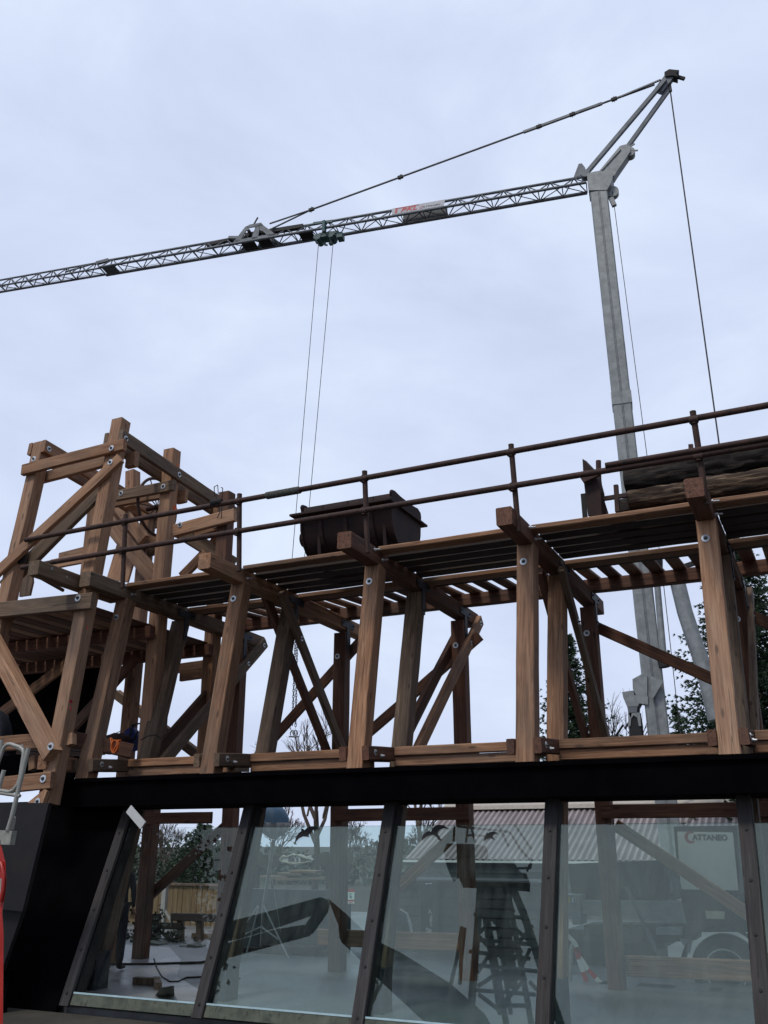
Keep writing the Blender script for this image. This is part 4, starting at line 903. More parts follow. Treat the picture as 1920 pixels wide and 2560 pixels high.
for i, (y, rx_) in enumerate(rows):
    for k in range(n):
        a = 2 * math.pi * k / n; c = A(684, y); rr = rx_ * .0081 * (1 + .18 * noise.noise(V((math.cos(a) * 1.6, math.sin(a) * 1.6, i * .7)))); vs.append(c + V((rr * math.cos(a), rr * math.sin(a), .03 * noise.noise(V((a, i, 1))))))
b.add(vs, [(i * n + k, i * n + (k + 1) % n, (i + 1) * n + (k + 1) % n, (i + 1) * n + k) for i in range(len(rows) - 1) for k in range(n)], True); b.build('hood', plain('blue_tarpaulin', (.05, .12, .20), .55), pa)
b = MB(); b.tube([A(684, 2100), A(659, 2265), A(652, 2400)], .035, 8); b.build('pole', GREYP, pa)
b = MB(); b.tube([A(667, 2110), A(679, 2190), A(702, 2330)], .008, 5); b.build('cord', GREYP, pa)
st = thing('tripod_stand', at(655, 2420, Y=15.2), 'bright white tripod legs spreading under the closed parasol', 'stand')
for (p, q) in (((645, 2265), (600, 2332)), ((659, 2265), (728, 2410)), ((602, 2340), (652, 2318)), ((654, 2318), (695, 2348)), ((646, 2268), (612, 2400))):
    b = MB(); b.tube([at(*p, Y=15.2), at(*q, Y=15.2)], .014, 8); b.build('leg', WHT, st)
# ---- ornate plaque
sgn = thing('ornate_sign', at(740, 2160, Y=18), 'pale ornate bar sign with scrolled edges hanging on a dark beam', 'sign')
zz = lambda x, y: at(640 + x / 7.541, 2080 + y / 7.541, Y=18)
b = MB(); b.prism([zz(*p) for p in ((432, 515), (500, 435), (560, 455), (610, 440), (690, 405), (740, 430), (800, 415), (880, 435), (930, 465), (1040, 430), (1045, 490), (1080, 520), (1020, 585), (960, 570), (860, 605), (770, 620), (738, 665), (718, 620), (640, 610), (540, 570), (485, 592))], (0, .05, 0)); b.build('plaque', WHT, sgn)
b = MB(); ring = [zz(*p) + V((0, -.02, 0)) for p in ((460, 515), (510, 460), (610, 462), (690, 430), (800, 436), (930, 490), (1040, 520), (1010, 562), (860, 582), (740, 600), (620, 585), (490, 560), (460, 515))]; b.tube(ring, .012, 5); b.build('scroll_rim', plain('gilt_edge', (.45, .42, .30), .6), sgn)
M = plane_matrix(zz(610, 556) + V((0, -.012, 0)), (1, 0, 0), (0, 0, 1)); put('lettering', textmesh("Bk's Bar", .155, LETD, 0, .002), M, sgn)
b = MB(); b.bar(zz(-120, 530) + V((0, .12, 0)), zz(1400, 530) + V((0, .12, 0)), .12, .22); b.build('dark_beam', WD, sgn)
for x in (-60, 1330): b = MB(); b.bar(zz(x, 530) + V((0, .16, 0)), V((zz(x, 530).x, 18.16, -.1)), .12, .12, (0, 1, 0)); b.build('upright', WD, sgn)
# stepped dark seats and low wall behind second window
sb_ = thing('stepped_benches', at(760, 2260, Y=19), 'stepped dark plank benches beyond the second window', 'benches')
for (p, q) in (((735, 2178), (800, 2180)), ((705, 2184), (765, 2186)), ((660, 2192), (730, 2194)), ((700, 2200), (820, 2196))):
    timber('plank', at(*p, Y=19), at(*q, Y=19), .4, .06, WG, sb_)
b = MB(); b.box(at(566, 2440, Y=16.3), at(878, 2226, Y=16.5)); tag(b.build('low_wall', SIDING), 'plain low grey wall behind the second window', 'wall')
b = MB(); c = at(600, 2445, Y=15.6); b.box((c.x, 15.6, -.01), (at(812, 2445, Y=15.6).x, 15.95, .22)); b.box((at(655, 2440, Y=15.6).x, 15.58, .2), (at(790, 2440, Y=15.6).x, 15.97, .28))
tag(b.build('long_trough', WD), 'long dark low timber trough on the floor behind the second window', 'trough')
# red-white barrier post and tape
tp = thing('barrier_tape', at(1450, 2470, Y=14.6), 'sagging red and white barrier tape tied to a short post behind the fourth window', 'tape')
def tape(pts, wd, Yt, mats):
    for k in range(len(pts) - 1):
        b = MB(); b.bar(at(*pts[k], Y=Yt), at(*pts[k + 1], Y=Yt), .004, wd, (1, 0, .6)); b.build('tape_strip', mats[k % len(mats)], tp)
tape([(1414, 2333), (1437, 2357), (1442, 2368), (1450, 2392), (1470, 2424), (1490, 2445), (1512, 2469)], .06, 14.6, [WHT, WHT, REDP, WHT, REDP, WHT])
tape([(1440, 2368), (1447, 2398), (1458, 2430), (1468, 2460), (1500, 2468), (1545, 2470), (1650, 2490), (1760, 2499), (1870, 2506)], .07, 14.6, [REDP, WHT, REDP, WHT, REDP, WHT, REDP, WHT])
b = MB(); b.tube([at(1432, 2360, Y=14.62), at(1428, 2375, Y=14.62), at(1424, 2465, Y=14.62)], .03, 8); b.build('post', GREYP, tp)
for (p, q, lab) in (((1497, 2470), (1540, 2506), 'square dark timber block lying left of the post in the fourth window'), ((1590, 2480), (1685, 2508), 'long dark timber block on the floor of the fourth window'), ((1770, 2490), (1802, 2515), 'short dark block on the floor near the right mullion')):
    b = MB(); a, c_ = at(p[0], p[1], Y=14.4), at(q[0], p[1], Y=14.4); b.box((a.x, 14.4, -.01), (c_.x, 14.75, max(.14, a.z))); tag(b.build('timber_block', WD), lab, 'timber block')
b = MB()
for k in range(5): b.bar(at(1590 + 4 * k, 2474 + 2 * k, Y=14.42 + .05 * k), at(1686, 2478 + 2 * k, Y=14.42 + .05 * k), .04, .02)
tag(b.build('loose_laths', WF), 'loose pale laths lying on the long dark timber block', 'laths')

# ---- crane carrier with white cabinet
tk = thing('crane_carrier', at(1700, 2480, Y=15.4), 'grey wheeled crane carrier with a white cabinet door behind the fourth window', 'carrier')
Yk = 15.3; K = lambda x, y, d=0.: at(x, y, Y=Yk + d)
b = MB(); b.prism([K(1690 - 6, 2066), K(1842, 2064), K(1850, 2232), K(1700 - 2, 2232)], (0, .7, 0)); cab = b.build('cabinet', BS2, tk)
cq = [K(1693, 2079, -.012), K(1832, 2081, -.012), K(1846, 2226, -.012), K(1702, 2223, -.012)]
b = MB(); b.prism([cq[3], cq[2], cq[1], cq[0]], (0, .01, 0)); dr = b.build('door', plain('white_door', (.84, .85, .83), .4, 0, .03), cab)
ex = (cq[1] - cq[0]); hgt = (cq[0] - cq[3]).length; ey = (cq[0] - cq[3])
def kp(u, v): return cq[3] + ex * u + ey * v + V((0, -.004, 0))
M = plane_matrix(kp(.275, .862), ex, ey); put('lettering', textmesh('ATTANEO', .107, LETD, 0, .006), M, dr)
b = MB(); cx_, cz_ = kp(.275, .905), None; rr = .072
pts = [kp(.245, .905) + V((math.cos(R(a)) * rr * 1.0, 0, math.sin(R(a)) * rr)) for a in range(50, 320, 15)]
wd = [.006 + .016 * math.sin(math.pi * i / (len(pts) - 1)) for i in range(len(pts))]
for i in range(len(pts) - 1): b.bar(pts[i], pts[i + 1], .003, 2 * wd[i] + .004, (pts[i] - kp(.245, .905)))
b.build('red_swoosh', LETR, dr)
b = MB(); b.prism([K(1455, 2252), K(1740, 2256), K(1740, 2308), K(1600, 2300), K(1455, 2284)], (0, .5, 0)); b.build('chassis_beam', GV, tk)
b = MB(); b.prism([K(1412, 2236, -.1), K(1448, 2238, -.1), K(1452, 2312, -.1), K(1432, 2312, -.1)], (0, .4, 0)); op = b.build('outrigger_plate', GV, tk)
b = MB(); b.prism([K(1414, 2240, -.11), K(1425, 2241, -.11), K(1425, 2257, -.11), K(1414, 2256, -.11)], (0, .006, 0)); b.build('yellow_sticker', plain('yellow_label', (.55, .36, .04), .6), op)
b = MB(); b.prism([K(1430, 2244, -.112), K(1438, 2244, -.112), K(1438, 2257, -.112), K(1430, 2257, -.112)], (0, .006, 0)); b.build('number_plate', WHT, op)
M = plane_matrix(K(1432, 2256, -.116), (1, 0, 0), (0, 0, 1)); put('lettering', textmesh('1', .10, LETD, 0, .004), M, op)
b = MB(); b.prism([K(1460, 2312, .1), K(1740, 2312, .1), K(1740, 2350, .1), K(1630, 2360, .1), K(1460, 2340, .1)], (0, .6, 0)); b.build('under_frame', BS2, tk)
b = MB(); b.prism([K(1420, 2160, .3), K(1665, 2150, .3), K(1690, 2250, .3), K(1430, 2250, .3)], (0, .7, 0)); b.build('ballast_box', BS2, tk)
b = MB(); b.prism([K(1668, 2168, -.05), K(1695, 2180, -.05), K(1704, 2228, -.05), K(1674, 2232, -.05)], (0, .2, 0)); b.tube([K(1686, 2200, -.08), K(1688, 2225, -.08)], .06, 10); b.build('side_motor', GVD, tk)
b = MB(); b.prism([K(1763, 2277, -.08), K(1811, 2279, -.08), K(1811, 2298, -.08), K(1766, 2296, -.08)], (0, .05, 0)); b.build('side_lamp', plain('lamp_lens', (.62, .60, .45), .3), tk)
b = MB(); b.prism([K(1700, 2232, .0), K(1900, 2232, .0), K(1900, 2330, .0), K(1720, 2330, .0)], (0, .6, 0)); b.build('rear_frame', BLK, tk)
wcn = K(1815, 2428, -.12); wh = put('wheel', None, Matrix.Translation(wcn), tk)
def lathe(prof_, m, nm, par, n=40, c=None):
    b = MB(); vs = []
    for (r_, y) in prof_:
        for k in range(n): a = 2 * math.pi * k / n; vs.append(c + V((r_ * math.cos(a), y, r_ * math.sin(a))))
    b.add(vs, [(i * n + k, i * n + (k + 1) % n, (i + 1) * n + (k + 1) % n, (i + 1) * n + k) for i in range(len(prof_) - 1) for k in range(n)], True)
    return b.build(nm, m, par)
lathe([(.27, .0), (.30, -.02), (.40, -.03), (.46, 0), (.475, .05), (.475, .25), (.44, .3)], BLK, 'tyre', wh, c=wcn)
lathe([(.285, -.01), (.265, -.022), (.245, -.01), (.235, .03), (.15, .02), (.10, -.02), (.02, -.03), (0.001, -.03)], BS2, 'rim', wh, c=wcn)
lathe([(.292, -.02), (.280, -.034), (.268, -.02)], WHT, 'rim_edge', wh, c=wcn)
b = MB(); pts = [wcn + V((.58 * math.cos(R(a)), .02, .58 * math.sin(R(a)))) for a in range(10, 175, 9)]
for a, c_ in zip(pts[:-1], pts[1:]): b.bar(a, c_, .36, .02, (a - wcn))
b.build('mudguard', BS, tk)
b = MB(); b.prism([K(1640, 2320, -.2), K(1705, 2318, -.2), K(1705, 2338, -.2), K(1640, 2336, -.2)], (0, .2, 0)); b.prism([K(1698, 2346, -.2), K(1730, 2350, -.2), K(1722, 2385, -.2)], (0, .1, 0)); b.build('step_bracket', GV, tk)
b = MB(); b.bar(K(1565, 2215, -.3), K(1648, 2390, -.3), .05, .05); b.build('prop_bar', GVD, tk)

# ================================================================= TREES
def conifer(name_l, base, h, rad, seed, nb=150, lean=0.):
    q = random.Random(seed); t = thing('fir_tree', base, name_l, 'tree'); base = V(base)
    b = MB(); b.tube([base, base + V((0, 0, h * .5)), base + V((0, 0, h))], [h * .016, h * .010, .02], 8); b.build('trunk', BRK, t)
    b = MB()
    for i in range(nb):
        f = q.random() ** 1.25; z = h * (.03 + .96 * f); L = rad * (1 - f) ** .82 * q.uniform(.45, 1.12) + .12; a = q.uniform(0, 2 * math.pi)
        d = V((math.cos(a), math.sin(a), 0)); pitch = q.uniform(-.42, .18); p0 = base + V((0, 0, z)); m = max(4, int(L / .15)); side0 = d.cross(V((0, 0, 1)))
        bend = side0 * q.uniform(-.2, .2)
        for j in range(m):
            s_ = (j + q.random()) / m; x = L * s_
            pc = p0 + d * x + bend * (x * s_) + V((0, 0, pitch * x + .16 * x * s_ * s_ + .04 * q.uniform(-1, 1)))
            for _ in range(13):
                v = (d * q.uniform(.3, 1.0) + side0 * q.uniform(-1, 1) + V((0, 0, q.uniform(-.55, .45)))).normalized()
                l_ = q.uniform(.08, .24) * (1.2 - .5 * s_); wv = .0105 * q.uniform(.6, 1.4); u = v.orthogonal().normalized(); u2 = v.cross(u); th = q.uniform(0, 3.14)
                o_ = (u * math.cos(th) + u2 * math.sin(th)) * wv; e = pc + v * l_
                b.add([pc - o_, pc + v * l_ * .5 - o_ * 1.5, e, pc + v * l_ * .5 + o_ * 1.5, pc + o_], [(0, 1, 2, 3, 4)])
    b.build('crown', FIR, t); return t
def fromtop(x, ytop, Y, base_z=-.2):
    p = at(x, ytop, Y=Y); return (p.x, Y, base_z), p.z - base_z
bs, h = fromtop(1828, 1330, 33); conifer('tall dark fir tree at the right behind the crane mast', bs, h, 5.2, 1, 1700)
bs, h = fromtop(1418, 1585, 36); conifer('dark fir tree standing behind the fourth trestle bent', bs, h, 3.4, 2, 900)
bs, h = fromtop(510, 2060, 33); conifer('low broad evergreen tree above the fence behind the first window', bs, h, 2.6, 3, 400)
bs, h = fromtop(1690, 1760, 40); conifer('small fir tree seen low beside the foot of the crane mast', bs, h, 1.6, 5, 260)
def bare(label, base, h, seed, spread=.5, lv=5, r0=None):
    q = random.Random(seed); t = thing('bare_tree', base, label, 'tree'); bt, bc = MB(), MB()
    def grow(p, d, L, r_, k):
        e = p + d * L; m = p + d * (L * .5) + V((q.uniform(-1, 1), q.uniform(-1, 1), q.uniform(-.3, .3))) * L * .05
        (bt if k <= 0 else bc).tube([p, m, e], [r_, r_ * .85, r_ * .7], 5 if k < 2 else 3, False)
        if k >= lv: return
        for _ in range(3 if k else 4):
            a = V((q.gauss(0, 1), q.gauss(0, 1), q.gauss(.25, .6))); nd = (d + a.normalized() * spread * q.uniform(.6, 1.3)).normalized()
            f = q.uniform(.45, 1); grow(p.lerp(e, f), nd, L * q.uniform(.55, .8), max(.008, r_ * .56), k + 1)
    grow(V(base), V((q.uniform(-.05, .05), 0, 1)).normalized(), h * .34, r0 or h * .016, 0)
    bt.build('trunk', BRK, t); bc.build('branches', TWIG, t)
for x, yt, Y, sd_, lab in ((800, 1640, 38, 11, 'slender bare tree with fine twigs seen in the second trestle bay'), (1532, 1690, 42, 12, 'thin bare tree left of the crane mast foot'), (1048, 1800, 44, 13, 'bare tree top just above the sill in the third trestle bay'),
                           (690, 1985, 36, 14, 'spreading bare tree behind the closed parasol'), (870, 1990, 38, 15, 'bare tree seen at the top of the second window'), (1085, 1985, 40, 16, 'dark bare tree left of the shed ridge'), (1235, 1980, 44, 17, 'bare tree behind the middle of the shed ridge'), (430, 1990, 38, 18, 'bare tree behind the board fence at far left'), (1710, 1745, 46, 19, 'thin bare twiggy tree right of the mast foot')):
    p = at(x, yt, Y=Y); bare(lab, (p.x, Y, -.2), (p.z + .2) * (1.0), sd_, .55, 6 if x in (690, 870, 1085, 430) else 5)
# far-off wood
q = random.Random(21); b = MB()
for i in range(9000):
    x = q.uniform(-48, 16); y = 50 + q.uniform(-2.5, 2.5); top = 1.7 + 1.1 * noise.noise(V((x * .16, 3, 0))) + .8 * noise.noise(V((x * .6, 9, 0)))
    z = -.2 + (top + .2) * q.random() ** .8; leafclump(b, V((x, y, z)), .25, 1, q, .42)
ow = b.build('distant_wood', IVY, None, (0, 50, 0)); ow['kind'] = 'stuff'; ow['label'] = 'dark far wood closing off the view behind the yard'

# ================================================================= PEOPLE
def skinbody(name, verts, edges, radii, mat, M=None, parent=None, lvl=2, root=0):
    me = bpy.data.meshes.new(name); me.from_pydata(verts, edges, []); o = bpy.data.objects.new(name, me); C.link(o)
    md = o.modifiers.new('s', 'SKIN'); md.use_smooth_shade = True
    for i, r_ in enumerate(radii):
        v = me.skin_vertices[0].data[i]; v.radius = (r_, r_) if not isinstance(r_, tuple) else r_; v.use_root = (i == root)
    sb = o.modifiers.new('u', 'SUBSURF'); sb.levels = lvl; sb.render_levels = lvl
    dg = bpy.context.evaluated_depsgraph_get(); dg.update(); m2 = bpy.data.meshes.new_from_object(o.evaluated_get(dg)); bpy.data.objects.remove(o)
    m2.materials.clear(); m2.materials.append(mat)
    for p in m2.polygons: p.use_smooth = True
    return put(name, m2, M or Matrix(), parent)
def hand(parent, M, wrist, d, up_, side=1):
    d = V(d).normalized(); up_ = V(up_); up_ = (up_ - d * up_.dot(d)).normalized(); s_ = d.cross(up_) * side
    vs = [V(wrist), V(wrist) + d * .05, V(wrist) + d * .09]; ed = [(0, 1), (1, 2)]; rd = [(.024, .02), (.036, .018), (.038, .015)]
    for k, L in enumerate((.066, .075, .07, .055)):
        o_ = (k - 1.5) * .021; b0 = len(vs); vs += [V(wrist) + d * .10 + s_ * o_, V(wrist) + d * (.10 + L * .5) + s_ * o_ * 1.05 - up_ * .010, V(wrist) + d * (.10 + L * .9) + s_ * o_ - up_ * .034]
        ed += [(2, b0), (b0, b0 + 1), (b0 + 1, b0 + 2)]; rd += [.009, .0085, .007]
    b0 = len(vs); vs += [V(wrist) + d * .05 - s_ * .036 - up_ * .008, V(wrist) + d * .085 - s_ * .052 - up_ * .02]; ed += [(1, b0), (b0, b0 + 1)]; rd += [.011, .0085]
    return skinbody('hand', [tuple(v) for v in vs], ed, rd, SKIN, M, parent, 1)
def person(label, loc, rz, pose, jacket, trousers):
    """pose: dict of joints in metres, feet near z=0, facing -Y before rotation"""
    Mx = Matrix.Translation(V(loc)) @ Matrix.Rotation(rz, 4, 'Z'); J_ = pose
    root = put('person', None, Mx); tag(root, label, 'person')
    names = ['pelvis', 'belly', 'chest', 'neck', 'head', 'sl', 'el', 'wl', 'sr', 'er', 'wr', 'hl', 'kl', 'al', 'fl', 'hr', 'kr', 'ar', 'fr']
    rad = dict(pelvis=(.155, .115), belly=(.145, .105), chest=(.165, .115), neck=.052, head=.05, sl=.065, el=.046, wl=.03, sr=.065, er=.046, wr=.03, hl=.09, kl=.062, al=.042, fl=.04, hr=.09, kr=.062, ar=.042, fr=.04)
    vs = [J_[n_] for n_ in names]; ix = {n_: i for i, n_ in enumerate(names)}
    ed = [(ix[a], ix[c_]) for a, c_ in (('pelvis', 'belly'), ('belly', 'chest'), ('chest', 'neck'), ('neck', 'head'), ('chest', 'sl'), ('sl', 'el'), ('el', 'wl'), ('chest', 'sr'), ('sr', 'er'), ('er', 'wr'), ('pelvis', 'hl'), ('hl', 'kl'), ('kl', 'al'), ('al', 'fl'), ('pelvis', 'hr'), ('hr', 'kr'), ('kr', 'ar'), ('ar', 'fr'))]
    body = skinbody('body', vs, ed, [rad[n_] for n_ in names], jacket, Mx, root)
    # trousers over legs
    ln = ['pelvis', 'hl', 'kl', 'al', 'hr', 'kr', 'ar']; li = {n_: i for i, n_ in enumerate(ln)}
    skinbody('trousers', [J_[n_] for n_ in ln], [(li[a], li[c_]) for a, c_ in (('pelvis', 'hl'), ('hl', 'kl'), ('kl', 'al'), ('pelvis', 'hr'), ('hr', 'kr'), ('kr', 'ar'))], [(.165, .125), .105, .078, .062, .105, .078, .062], trousers, Mx, root)
    hv = V(J_['head']); f = V(J_.get('face', (0, -1, 0))).normalized(); up_ = (hv - V(J_['neck'])).normalized(); up_ = (up_ - f * up_.dot(f)).normalized(); sx = f.cross(up_)
    c = hv + up_ * .06
    # head with brow, nose, chin
    bm = bmesh.new(); bmesh.ops.create_uvsphere(bm, u_segments=24, v_segments=16, radius=.105)
    for v in bm.verts:
        p = v.co; x, y, z = p.x, p.y, p.z     # local: -Y is the face
        x *= .76; y *= .93; z *= 1.14
        if z < -.03: y -= .012; x *= .86
        if y < -.06 and abs(x) < .018: y -= .022 * max(0, 1 - abs(z + .012) / .035)
        if y < -.05 and .012 < abs(x) < .045 and abs(z - .012) < .02: y += .010
        v.co = c + sx * x + f * (-y) + up_ * z
    me = bpy.data.meshes.new('head'); bm.to_mesh(me); bm.free(); me.materials.append(SKIN)
    for p in me.polygons: p.use_smooth = True
    hd = put('head', me, Mx, root)
    b = MB()
    for s_ in (-1, 1):
        e = c + sx * (.03 * s_) + f * .083 + up_ * .012; b.tube([e - f * .006, e + f * .008], .009, 8)
    b.v = [tuple(Mx @ V(v)) for v in b.v]; b.build('eyes', LETD, hd, Mx @ c)
    b = MB(); e = c + f * .090 - up_ * .052; b.tube([e - sx * .022, e + f * .006, e + sx * .022], .006, 6); b.v = [tuple(Mx @ V(v)) for v in b.v]; b.build('mouth', plain('lips', (.30, .12, .10), .5) if 'lips' not in MATS else MATS['lips'], hd, Mx @ c)
    for s_ in (-1, 1):
        b = MB(); e = c + sx * (.080 * s_) - up_ * .005; b.tube([e - f * .012 + up_ * .025, e + sx * .012 * s_, e - f * .006 - up_ * .03], .012, 6); b.v = [tuple(Mx @ V(v)) for v in b.v]; b.build('ear', SKIN, hd, Mx @ c)
    bm = bmesh.new(); bmesh.ops.create_uvsphere(bm, u_segments=20, v_segments=14, radius=.114)
    bmesh.ops.delete(bm, geom=[v for v in bm.verts if (v.co.z < -.01 and v.co.y < .03) or v.co.z < -.06 or (v.co.y < -.085 and v.co.z < .05)], context='VERTS')
    for v in bm.verts: x, y, z = v.co.x * .80, v.co.y * .96, v.co.z * 1.12; v.co = c + sx * x + f * (-y) + up_ * (z + .006)
    me = bpy.data.meshes.new('hair'); bm.to_mesh(me); bm.free(); me.materials.append(HAIR); put('hair', me, Mx, root)
    for w_, e_, sd_ in (('wl', 'el', 1), ('wr', 'er', -1)):
        d = V(J_[w_]) - V(J_[e_]); hand(root, Mx, J_[w_], d, (0, -1, .3), sd_)
    for a_, t_ in (('al', 'fl'), ('ar', 'fr')):
        A_, F_ = V(J_[a_]), V(J_[t_]); dd = (F_ - A_); dd.z = 0; dd.normalize()
        skinbody('boot', [tuple(A_ + V((0, 0, .12))), tuple(A_ + V((0, 0, -.035))), tuple(A_ + dd * .09 + V((0, 0, -.045))), tuple(A_ + dd * .19 + V((0, 0, -.055)))], [(0, 1), (1, 2), (2, 3)], [.058, .055, (.046, .036), (.042, .026)], BLK, Mx, root, 1)
    return root
stand = dict(pelvis=(0, 0, .95), belly=(0, 0, 1.10), chest=(0, .01, 1.32), neck=(0, 0, 1.50), head=(0, -.02, 1.60), sl=(.19, .01, 1.40), el=(.25, .02, 1.13), wl=(.23, -.08, .90), sr=(-.19, .01, 1.40), er=(-.25, .02, 1.13), wr=(-.23, -.06, .90), hl=(.09, 0, .90), kl=(.10, -.02, .50), al=(.11, .02, .10), fl=(.12, -.12, .04), hr=(-.09, 0, .90), kr=(-.10, -.01, .50), ar=(-.11, .03, .10), fr=(-.12, -.11, .04))
p = at(283, 2428, Z=FZ); person('person in dark work clothes standing on the wet floor behind the leaning post', (p.x - .02, p.y, FZ), R(200), stand, NAVY, NAVY)
crouch = dict(pelvis=(0, .10, .62), belly=(0, .08, .80), chest=(0, -.05, 1.02), neck=(0, -.20, 1.16), head=(0, -.28, 1.22), sl=(.20, -.08, 1.06), el=(.27, -.16, .80), wl=(.20, -.36, .66), sr=(-.20, -.08, 1.06), er=(-.26, -.18, .80), wr=(-.16, -.40, .66), hl=(.10, .08, .58), kl=(.16, -.30, .46), al=(.14, -.05, .10), fl=(.15, -.2, .04), hr=(-.10, .08, .58), kr=(-.16, -.28, .44), ar=(-.14, -.02, .10), fr=(-.15, -.18, .04), face=(0, -1, -.4))
p = at(2, 1795, Y=10.7); person('person in dark navy jacket bending down inside the tower at the left edge', (p.x + .02, 10.7, p.z - 1.02), R(-80), crouch, NAVY, NAVY)

# ================================================================= ACCESS LIFT AT THE LEFT EDGE
lf = thing('access_lift', at(-60, 2560, Y=6.5), 'red access lift with a worn grey tube gate cut off at the left edge', 'access lift')
L_ = lambda x, y, d=0.: at(x, y, Y=6.5 + d)
b = MB(); b.prism([L_(-120, 2098), L_(-8, 2102), L_(4, 2118), L_(13, 2155), L_(16, 2200), L_(13, 2235), L_(5, 2280), L_(9, 2340), L_(7, 2560), L_(2, 2640), L_(-120, 2640)], (-.42, .40, 0)); b.build('cowling', REDP, lf)
b = MB(); b.tube([L_(-30, 2150, -.02), L_(3, 2158, -.02), L_(9, 2185, -.02), L_(7, 2225, -.02), L_(0, 2255, -.02)], .016, 8); b.build('cowling_rib', REDP, lf)
b = MB(); b.prism([L_(-3, 2195, -.015), L_(6, 2200, -.015), L_(5, 2235, -.015), L_(-3, 2250, -.015)], (0, .01, 0)); b.build('vent_panel', GREYP, lf)
def tb_(pts, r=.02, nm='gate_tube', d=0.):
    b = MB(); b.tube([L_(x, y, d) for x, y in pts], r, 10); b.build(nm, GREYP, lf)
tb_([(-8, 1915), (2, 1890), (10, 1868), (18, 1861), (26, 1860), (50, 1868), (57, 1874), (59, 1884), (50, 1945), (44, 1962), (34, 1975), (22, 1980), (-12, 1974)], .017)
tb_([(71, 1870), (64, 1900), (40, 2000), (30, 2042), (20, 2075)], .021); tb_([(55, 1862), (56, 1880)], .012); tb_([(-10, 1981), (50, 1990)], .016)
tb_([(4, 1850), (-6, 1910)], .02); tb_([(10, 1926), (0, 1960), (-3, 1975)], .02); tb_([(24, 1862), (58, 1878)], .008)
b = MB(); b.prism([L_(14, 2072), L_(26, 2040), L_(30, 2044), L_(24, 2074)], (0, .05, 0)); b.build('gate_lug', GREYP, lf)
b = MB(); b.prism([L_(-40, 2074), L_(30, 2077), L_(24, 2112), L_(-40, 2110)], (0, .06, 0)); b.build('gate_base', rough_metal('worn_grey_paint', (.20, .20, .18), (.36, .36, .32), 9, .1, .6, .1, (.05, .05, .045)), lf)

# ================================================================= WHAT STANDS BEHIND THE VIEWER (mirrored in the panes)
PG0 = G(0, 0, .0)
def mir(x, y, Yr):
    h_ = atp(x, y, PG0, n_gl); d = (h_ - EYE).normalized(); d = d - n_gl * (2 * d.dot(n_gl)); return h_ + d * ((Yr - h_.y) / d.y)
lt = thing('lattice_tower', mir(1220, 2400, -8) * 1.0, 'dark steel lattice tower with a roofed platform mirrored in the third window', 'tower')
z3 = lambda x, y: (850 + x / 2.9105, 1950 + y / 2.9105)
def mz(x, y, Yr=-8.): return mir(*z3(x, y), Yr)
legs = [((1020, 745), (1000, 1060), (955, 1620)), ((1245, 760), (1330, 960), (1440, 1290)), ((1035, 800), (1090, 1100), (1195, 1700)), ((1250, 980), (1290, 1200), (1390, 1770))]
def ext(pts):
    p = [V(q) for q in pts]; d = p[-1] - p[-2]
    if abs(d.z) > 1e-3: 
        t = (p[-1].z + .1) / -d.z if d.z < 0 else 0; p.append(p[-1] + d * max(0, t))
    return p
for i, lg in enumerate(legs):
    b = MB(); b.tube(ext([mz(*q, -8. - (1.6 if i > 1 else 0)) for q in lg]), .13 if i < 2 else .10, 8); b.build('leg', BLK, lt)
b = MB()
for (p, q) in (((1010, 770), (1250, 775)), ((975, 975), (1340, 1000)), ((985, 1160), (1400, 1195)), ((940, 1245), (1380, 1300)), ((985, 1345), (1430, 1390)), ((950, 1525), (1420, 1560)), ((1000, 1130), (1110, 1240)), ((1110, 1230), (1000, 1400)), ((1000, 1500), (1150, 1400)), ((1250, 1060), (1400, 1190)), ((1290, 1190), (1400, 1060)), ((1010, 1560), (1180, 1690)), ((1380, 1470), (1430, 1520)), ((1000, 1120), (1090, 1040)), ((1200, 760), (1260, 960)), ((1290, 1420), (1380, 1230))):
    b.tube([mz(*p), mz(*q)], .07, 6)
for (p, q) in (((1040, 790), (1040, 1000)), ((1110, 790), (1120, 1010)), ((1180, 790), (1170, 1000)), ((1040, 860), (1240, 860)), ((1035, 930), (1260, 930)), ((1050, 1010), (1160, 1700)), ((1140, 1020), (1240, 1700)), ((1080, 1080), (1290, 1080)), ((1100, 1240), (1320, 1240)), ((1130, 1440), (1350, 1440)), ((1160, 1640), (1380, 1640)), ((1100, 1000), (1300, 1240)), ((1120, 1240), (1340, 1440)), ((1290, 1080), (1120, 1240)), ((1320, 1240), (1140, 1440)), ((1350, 1440), (1170, 1640)), ((1040, 800), (1180, 990)), ((1200, 800), (1050, 990))):
    b.tube([mz(*p, -8.8), mz(*q, -8.8)], .075, 6)
b.build('bracing', BLK, lt)
b = MB(); b.prism([mz(*p) for p in ((755, 568), (1255, 585), (1315, 670), (1355, 680), (1355, 742), (1050, 720), (865, 715), (855, 660), (830, 645), (795, 675))], (0, -.5, 0)); b.build('platform', BLK, lt)
b = MB(); b.prism([mz(*p) for p in ((775, 460), (990, 465), (1060, 480), (1050, 560), (860, 545), (770, 540), (750, 520))], (0, -.3, 0)); b.build('platform_roof', BLK, lt)
b = MB(); b.prism([mz(*p) for p in ((1030, 780), (1245, 780), (1240, 960), (1110, 1010), (1030, 1000))], (0, -.15, 0)); b.prism([mz(*p, -9) for p in ((1150, 1010), (1230, 1000), (1290, 1500), (1200, 1500))], (0, -.15, 0)); b.build('lift_shaft', BLK, lt)
b = MB()
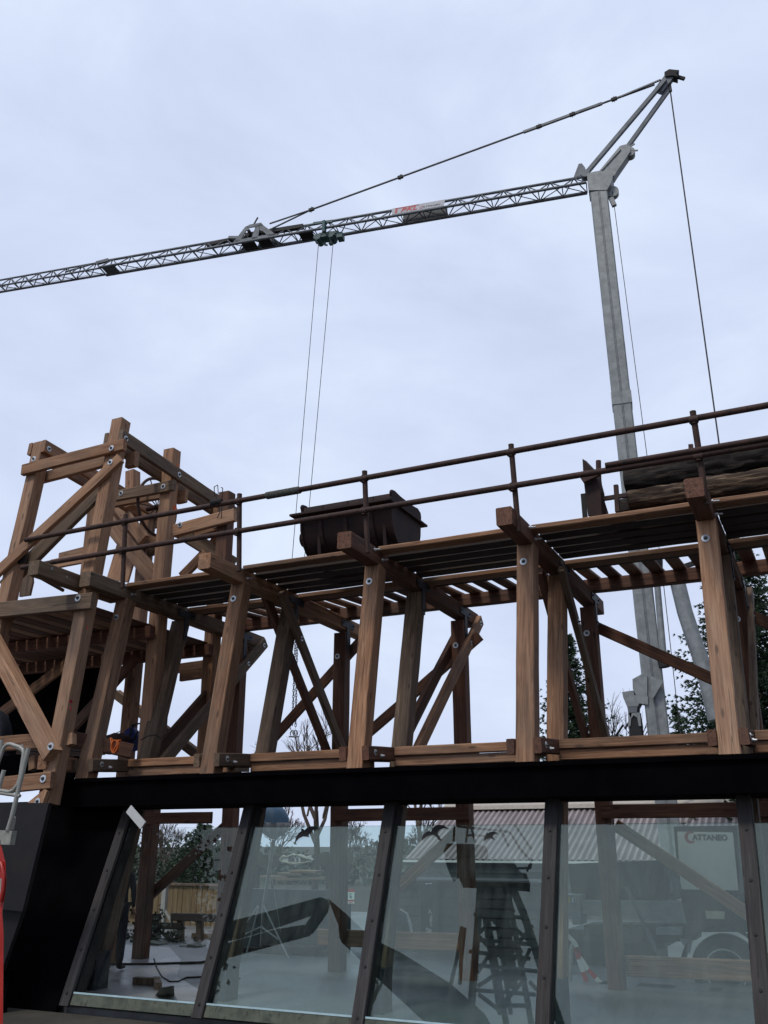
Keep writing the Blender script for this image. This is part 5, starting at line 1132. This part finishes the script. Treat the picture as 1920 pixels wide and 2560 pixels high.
for pts in (((850, 335), (1225, 375), (1245, 395), (1310, 500), (1390, 590), (1360, 660)), ((830, 340), (825, 440)), ((930, 320), (915, 450)), ((945, 320), (985, 450)), ((925, 400), (1060, 405)), ((1145, 315), (1225, 480)), ((1260, 310), (1390, 500)), ((1295, 640), (1385, 640), (1395, 575))):
    b.tube([mz(*p) for p in pts], .045, 6)
b.build('railing', BLK, lt)
b = MB(); b.tube([mz(885, 1070), mz(850, 1290), mz(800, 1500)], .07, 6); b.tube([mz(905, 1080), mz(880, 1300), mz(870, 1480)], .07, 6); b.build('hanging_chain', BLK, lt)
ga = thing('girder_arm', mir(820, 2300, -6), 'dark green bent girder arm mirrored across the second and third windows', 'girder')
z2 = lambda x, y: (350 + x / 2.552, 1980 + y / 2.552)
def g2(x, y): return mir(*z2(x, y), -6.)
def gpl(pts, nm, m): b = MB(); b.prism(pts, (0, -.22, 0)); b.build(nm, m, ga)
GD = plain('dark_green_steel', (.006, .010, .009), .8)
gpl([g2(*p) for p in ((470, 850), (800, 765), (1150, 668), (1195, 685), (1120, 748), (860, 838), (600, 915), (470, 935))], 'upper_beam', GD)
gpl([g2(*p) for p in ((480, 990), (620, 942), (870, 872), (1040, 846), (1085, 850), (1070, 890), (700, 990), (500, 1045))], 'lower_beam', GD)
gpl([g2(*p) for p in ((1115, 750), (1195, 690), (1185, 735), (1150, 790), (1082, 880), (1050, 848))], 'elbow', GD)
gpl([mir(*p, -6.) for p in ((818, 2244), (860, 2280), (906, 2324), (942, 2352), (1000, 2380), (1125, 2458), (1211, 2534), (1250, 2600), (1130, 2600), (1040, 2530), (932, 2430), (880, 2375), (848, 2345), (845, 2312))], 'lower_arm', GD)
b = MB(); a = mir(560, 2360, -6.4); b.bar(a, V((a.x - 2.5, a.y - .2, -.1)), .5, .6); b.build('support', GD, ga)
q = random.Random(33); tt_ = thing('dense_evergreen', (mir(350, 2300, -9).x, -9.2, 0), 'dense dark evergreen mirrored in the first window', 'tree')
b = MB(); c0 = mir(330, 2290, -9.)
for (x, y, r_, n_) in ((300, 2100, 2.2, 500), (400, 2180, 2.0, 500), (330, 2250, 2.2, 600), (250, 2300, 2.4, 600), (390, 2330, 1.8, 500), (300, 2440, 2.4, 700), (420, 2420, 1.4, 400), (200, 2200, 2.6, 700), (180, 2450, 2.6, 700)):
    leafclump(b, mir(x, y, -9.), r_, n_ * 7, q, .34, .9)
b.build('crown', IVY, tt_); b = MB(); b.tube([(c0.x, -9.2, -.1), (c0.x, -9.2, c0.z)], .25, 8); b.build('trunk', BRK, tt_)
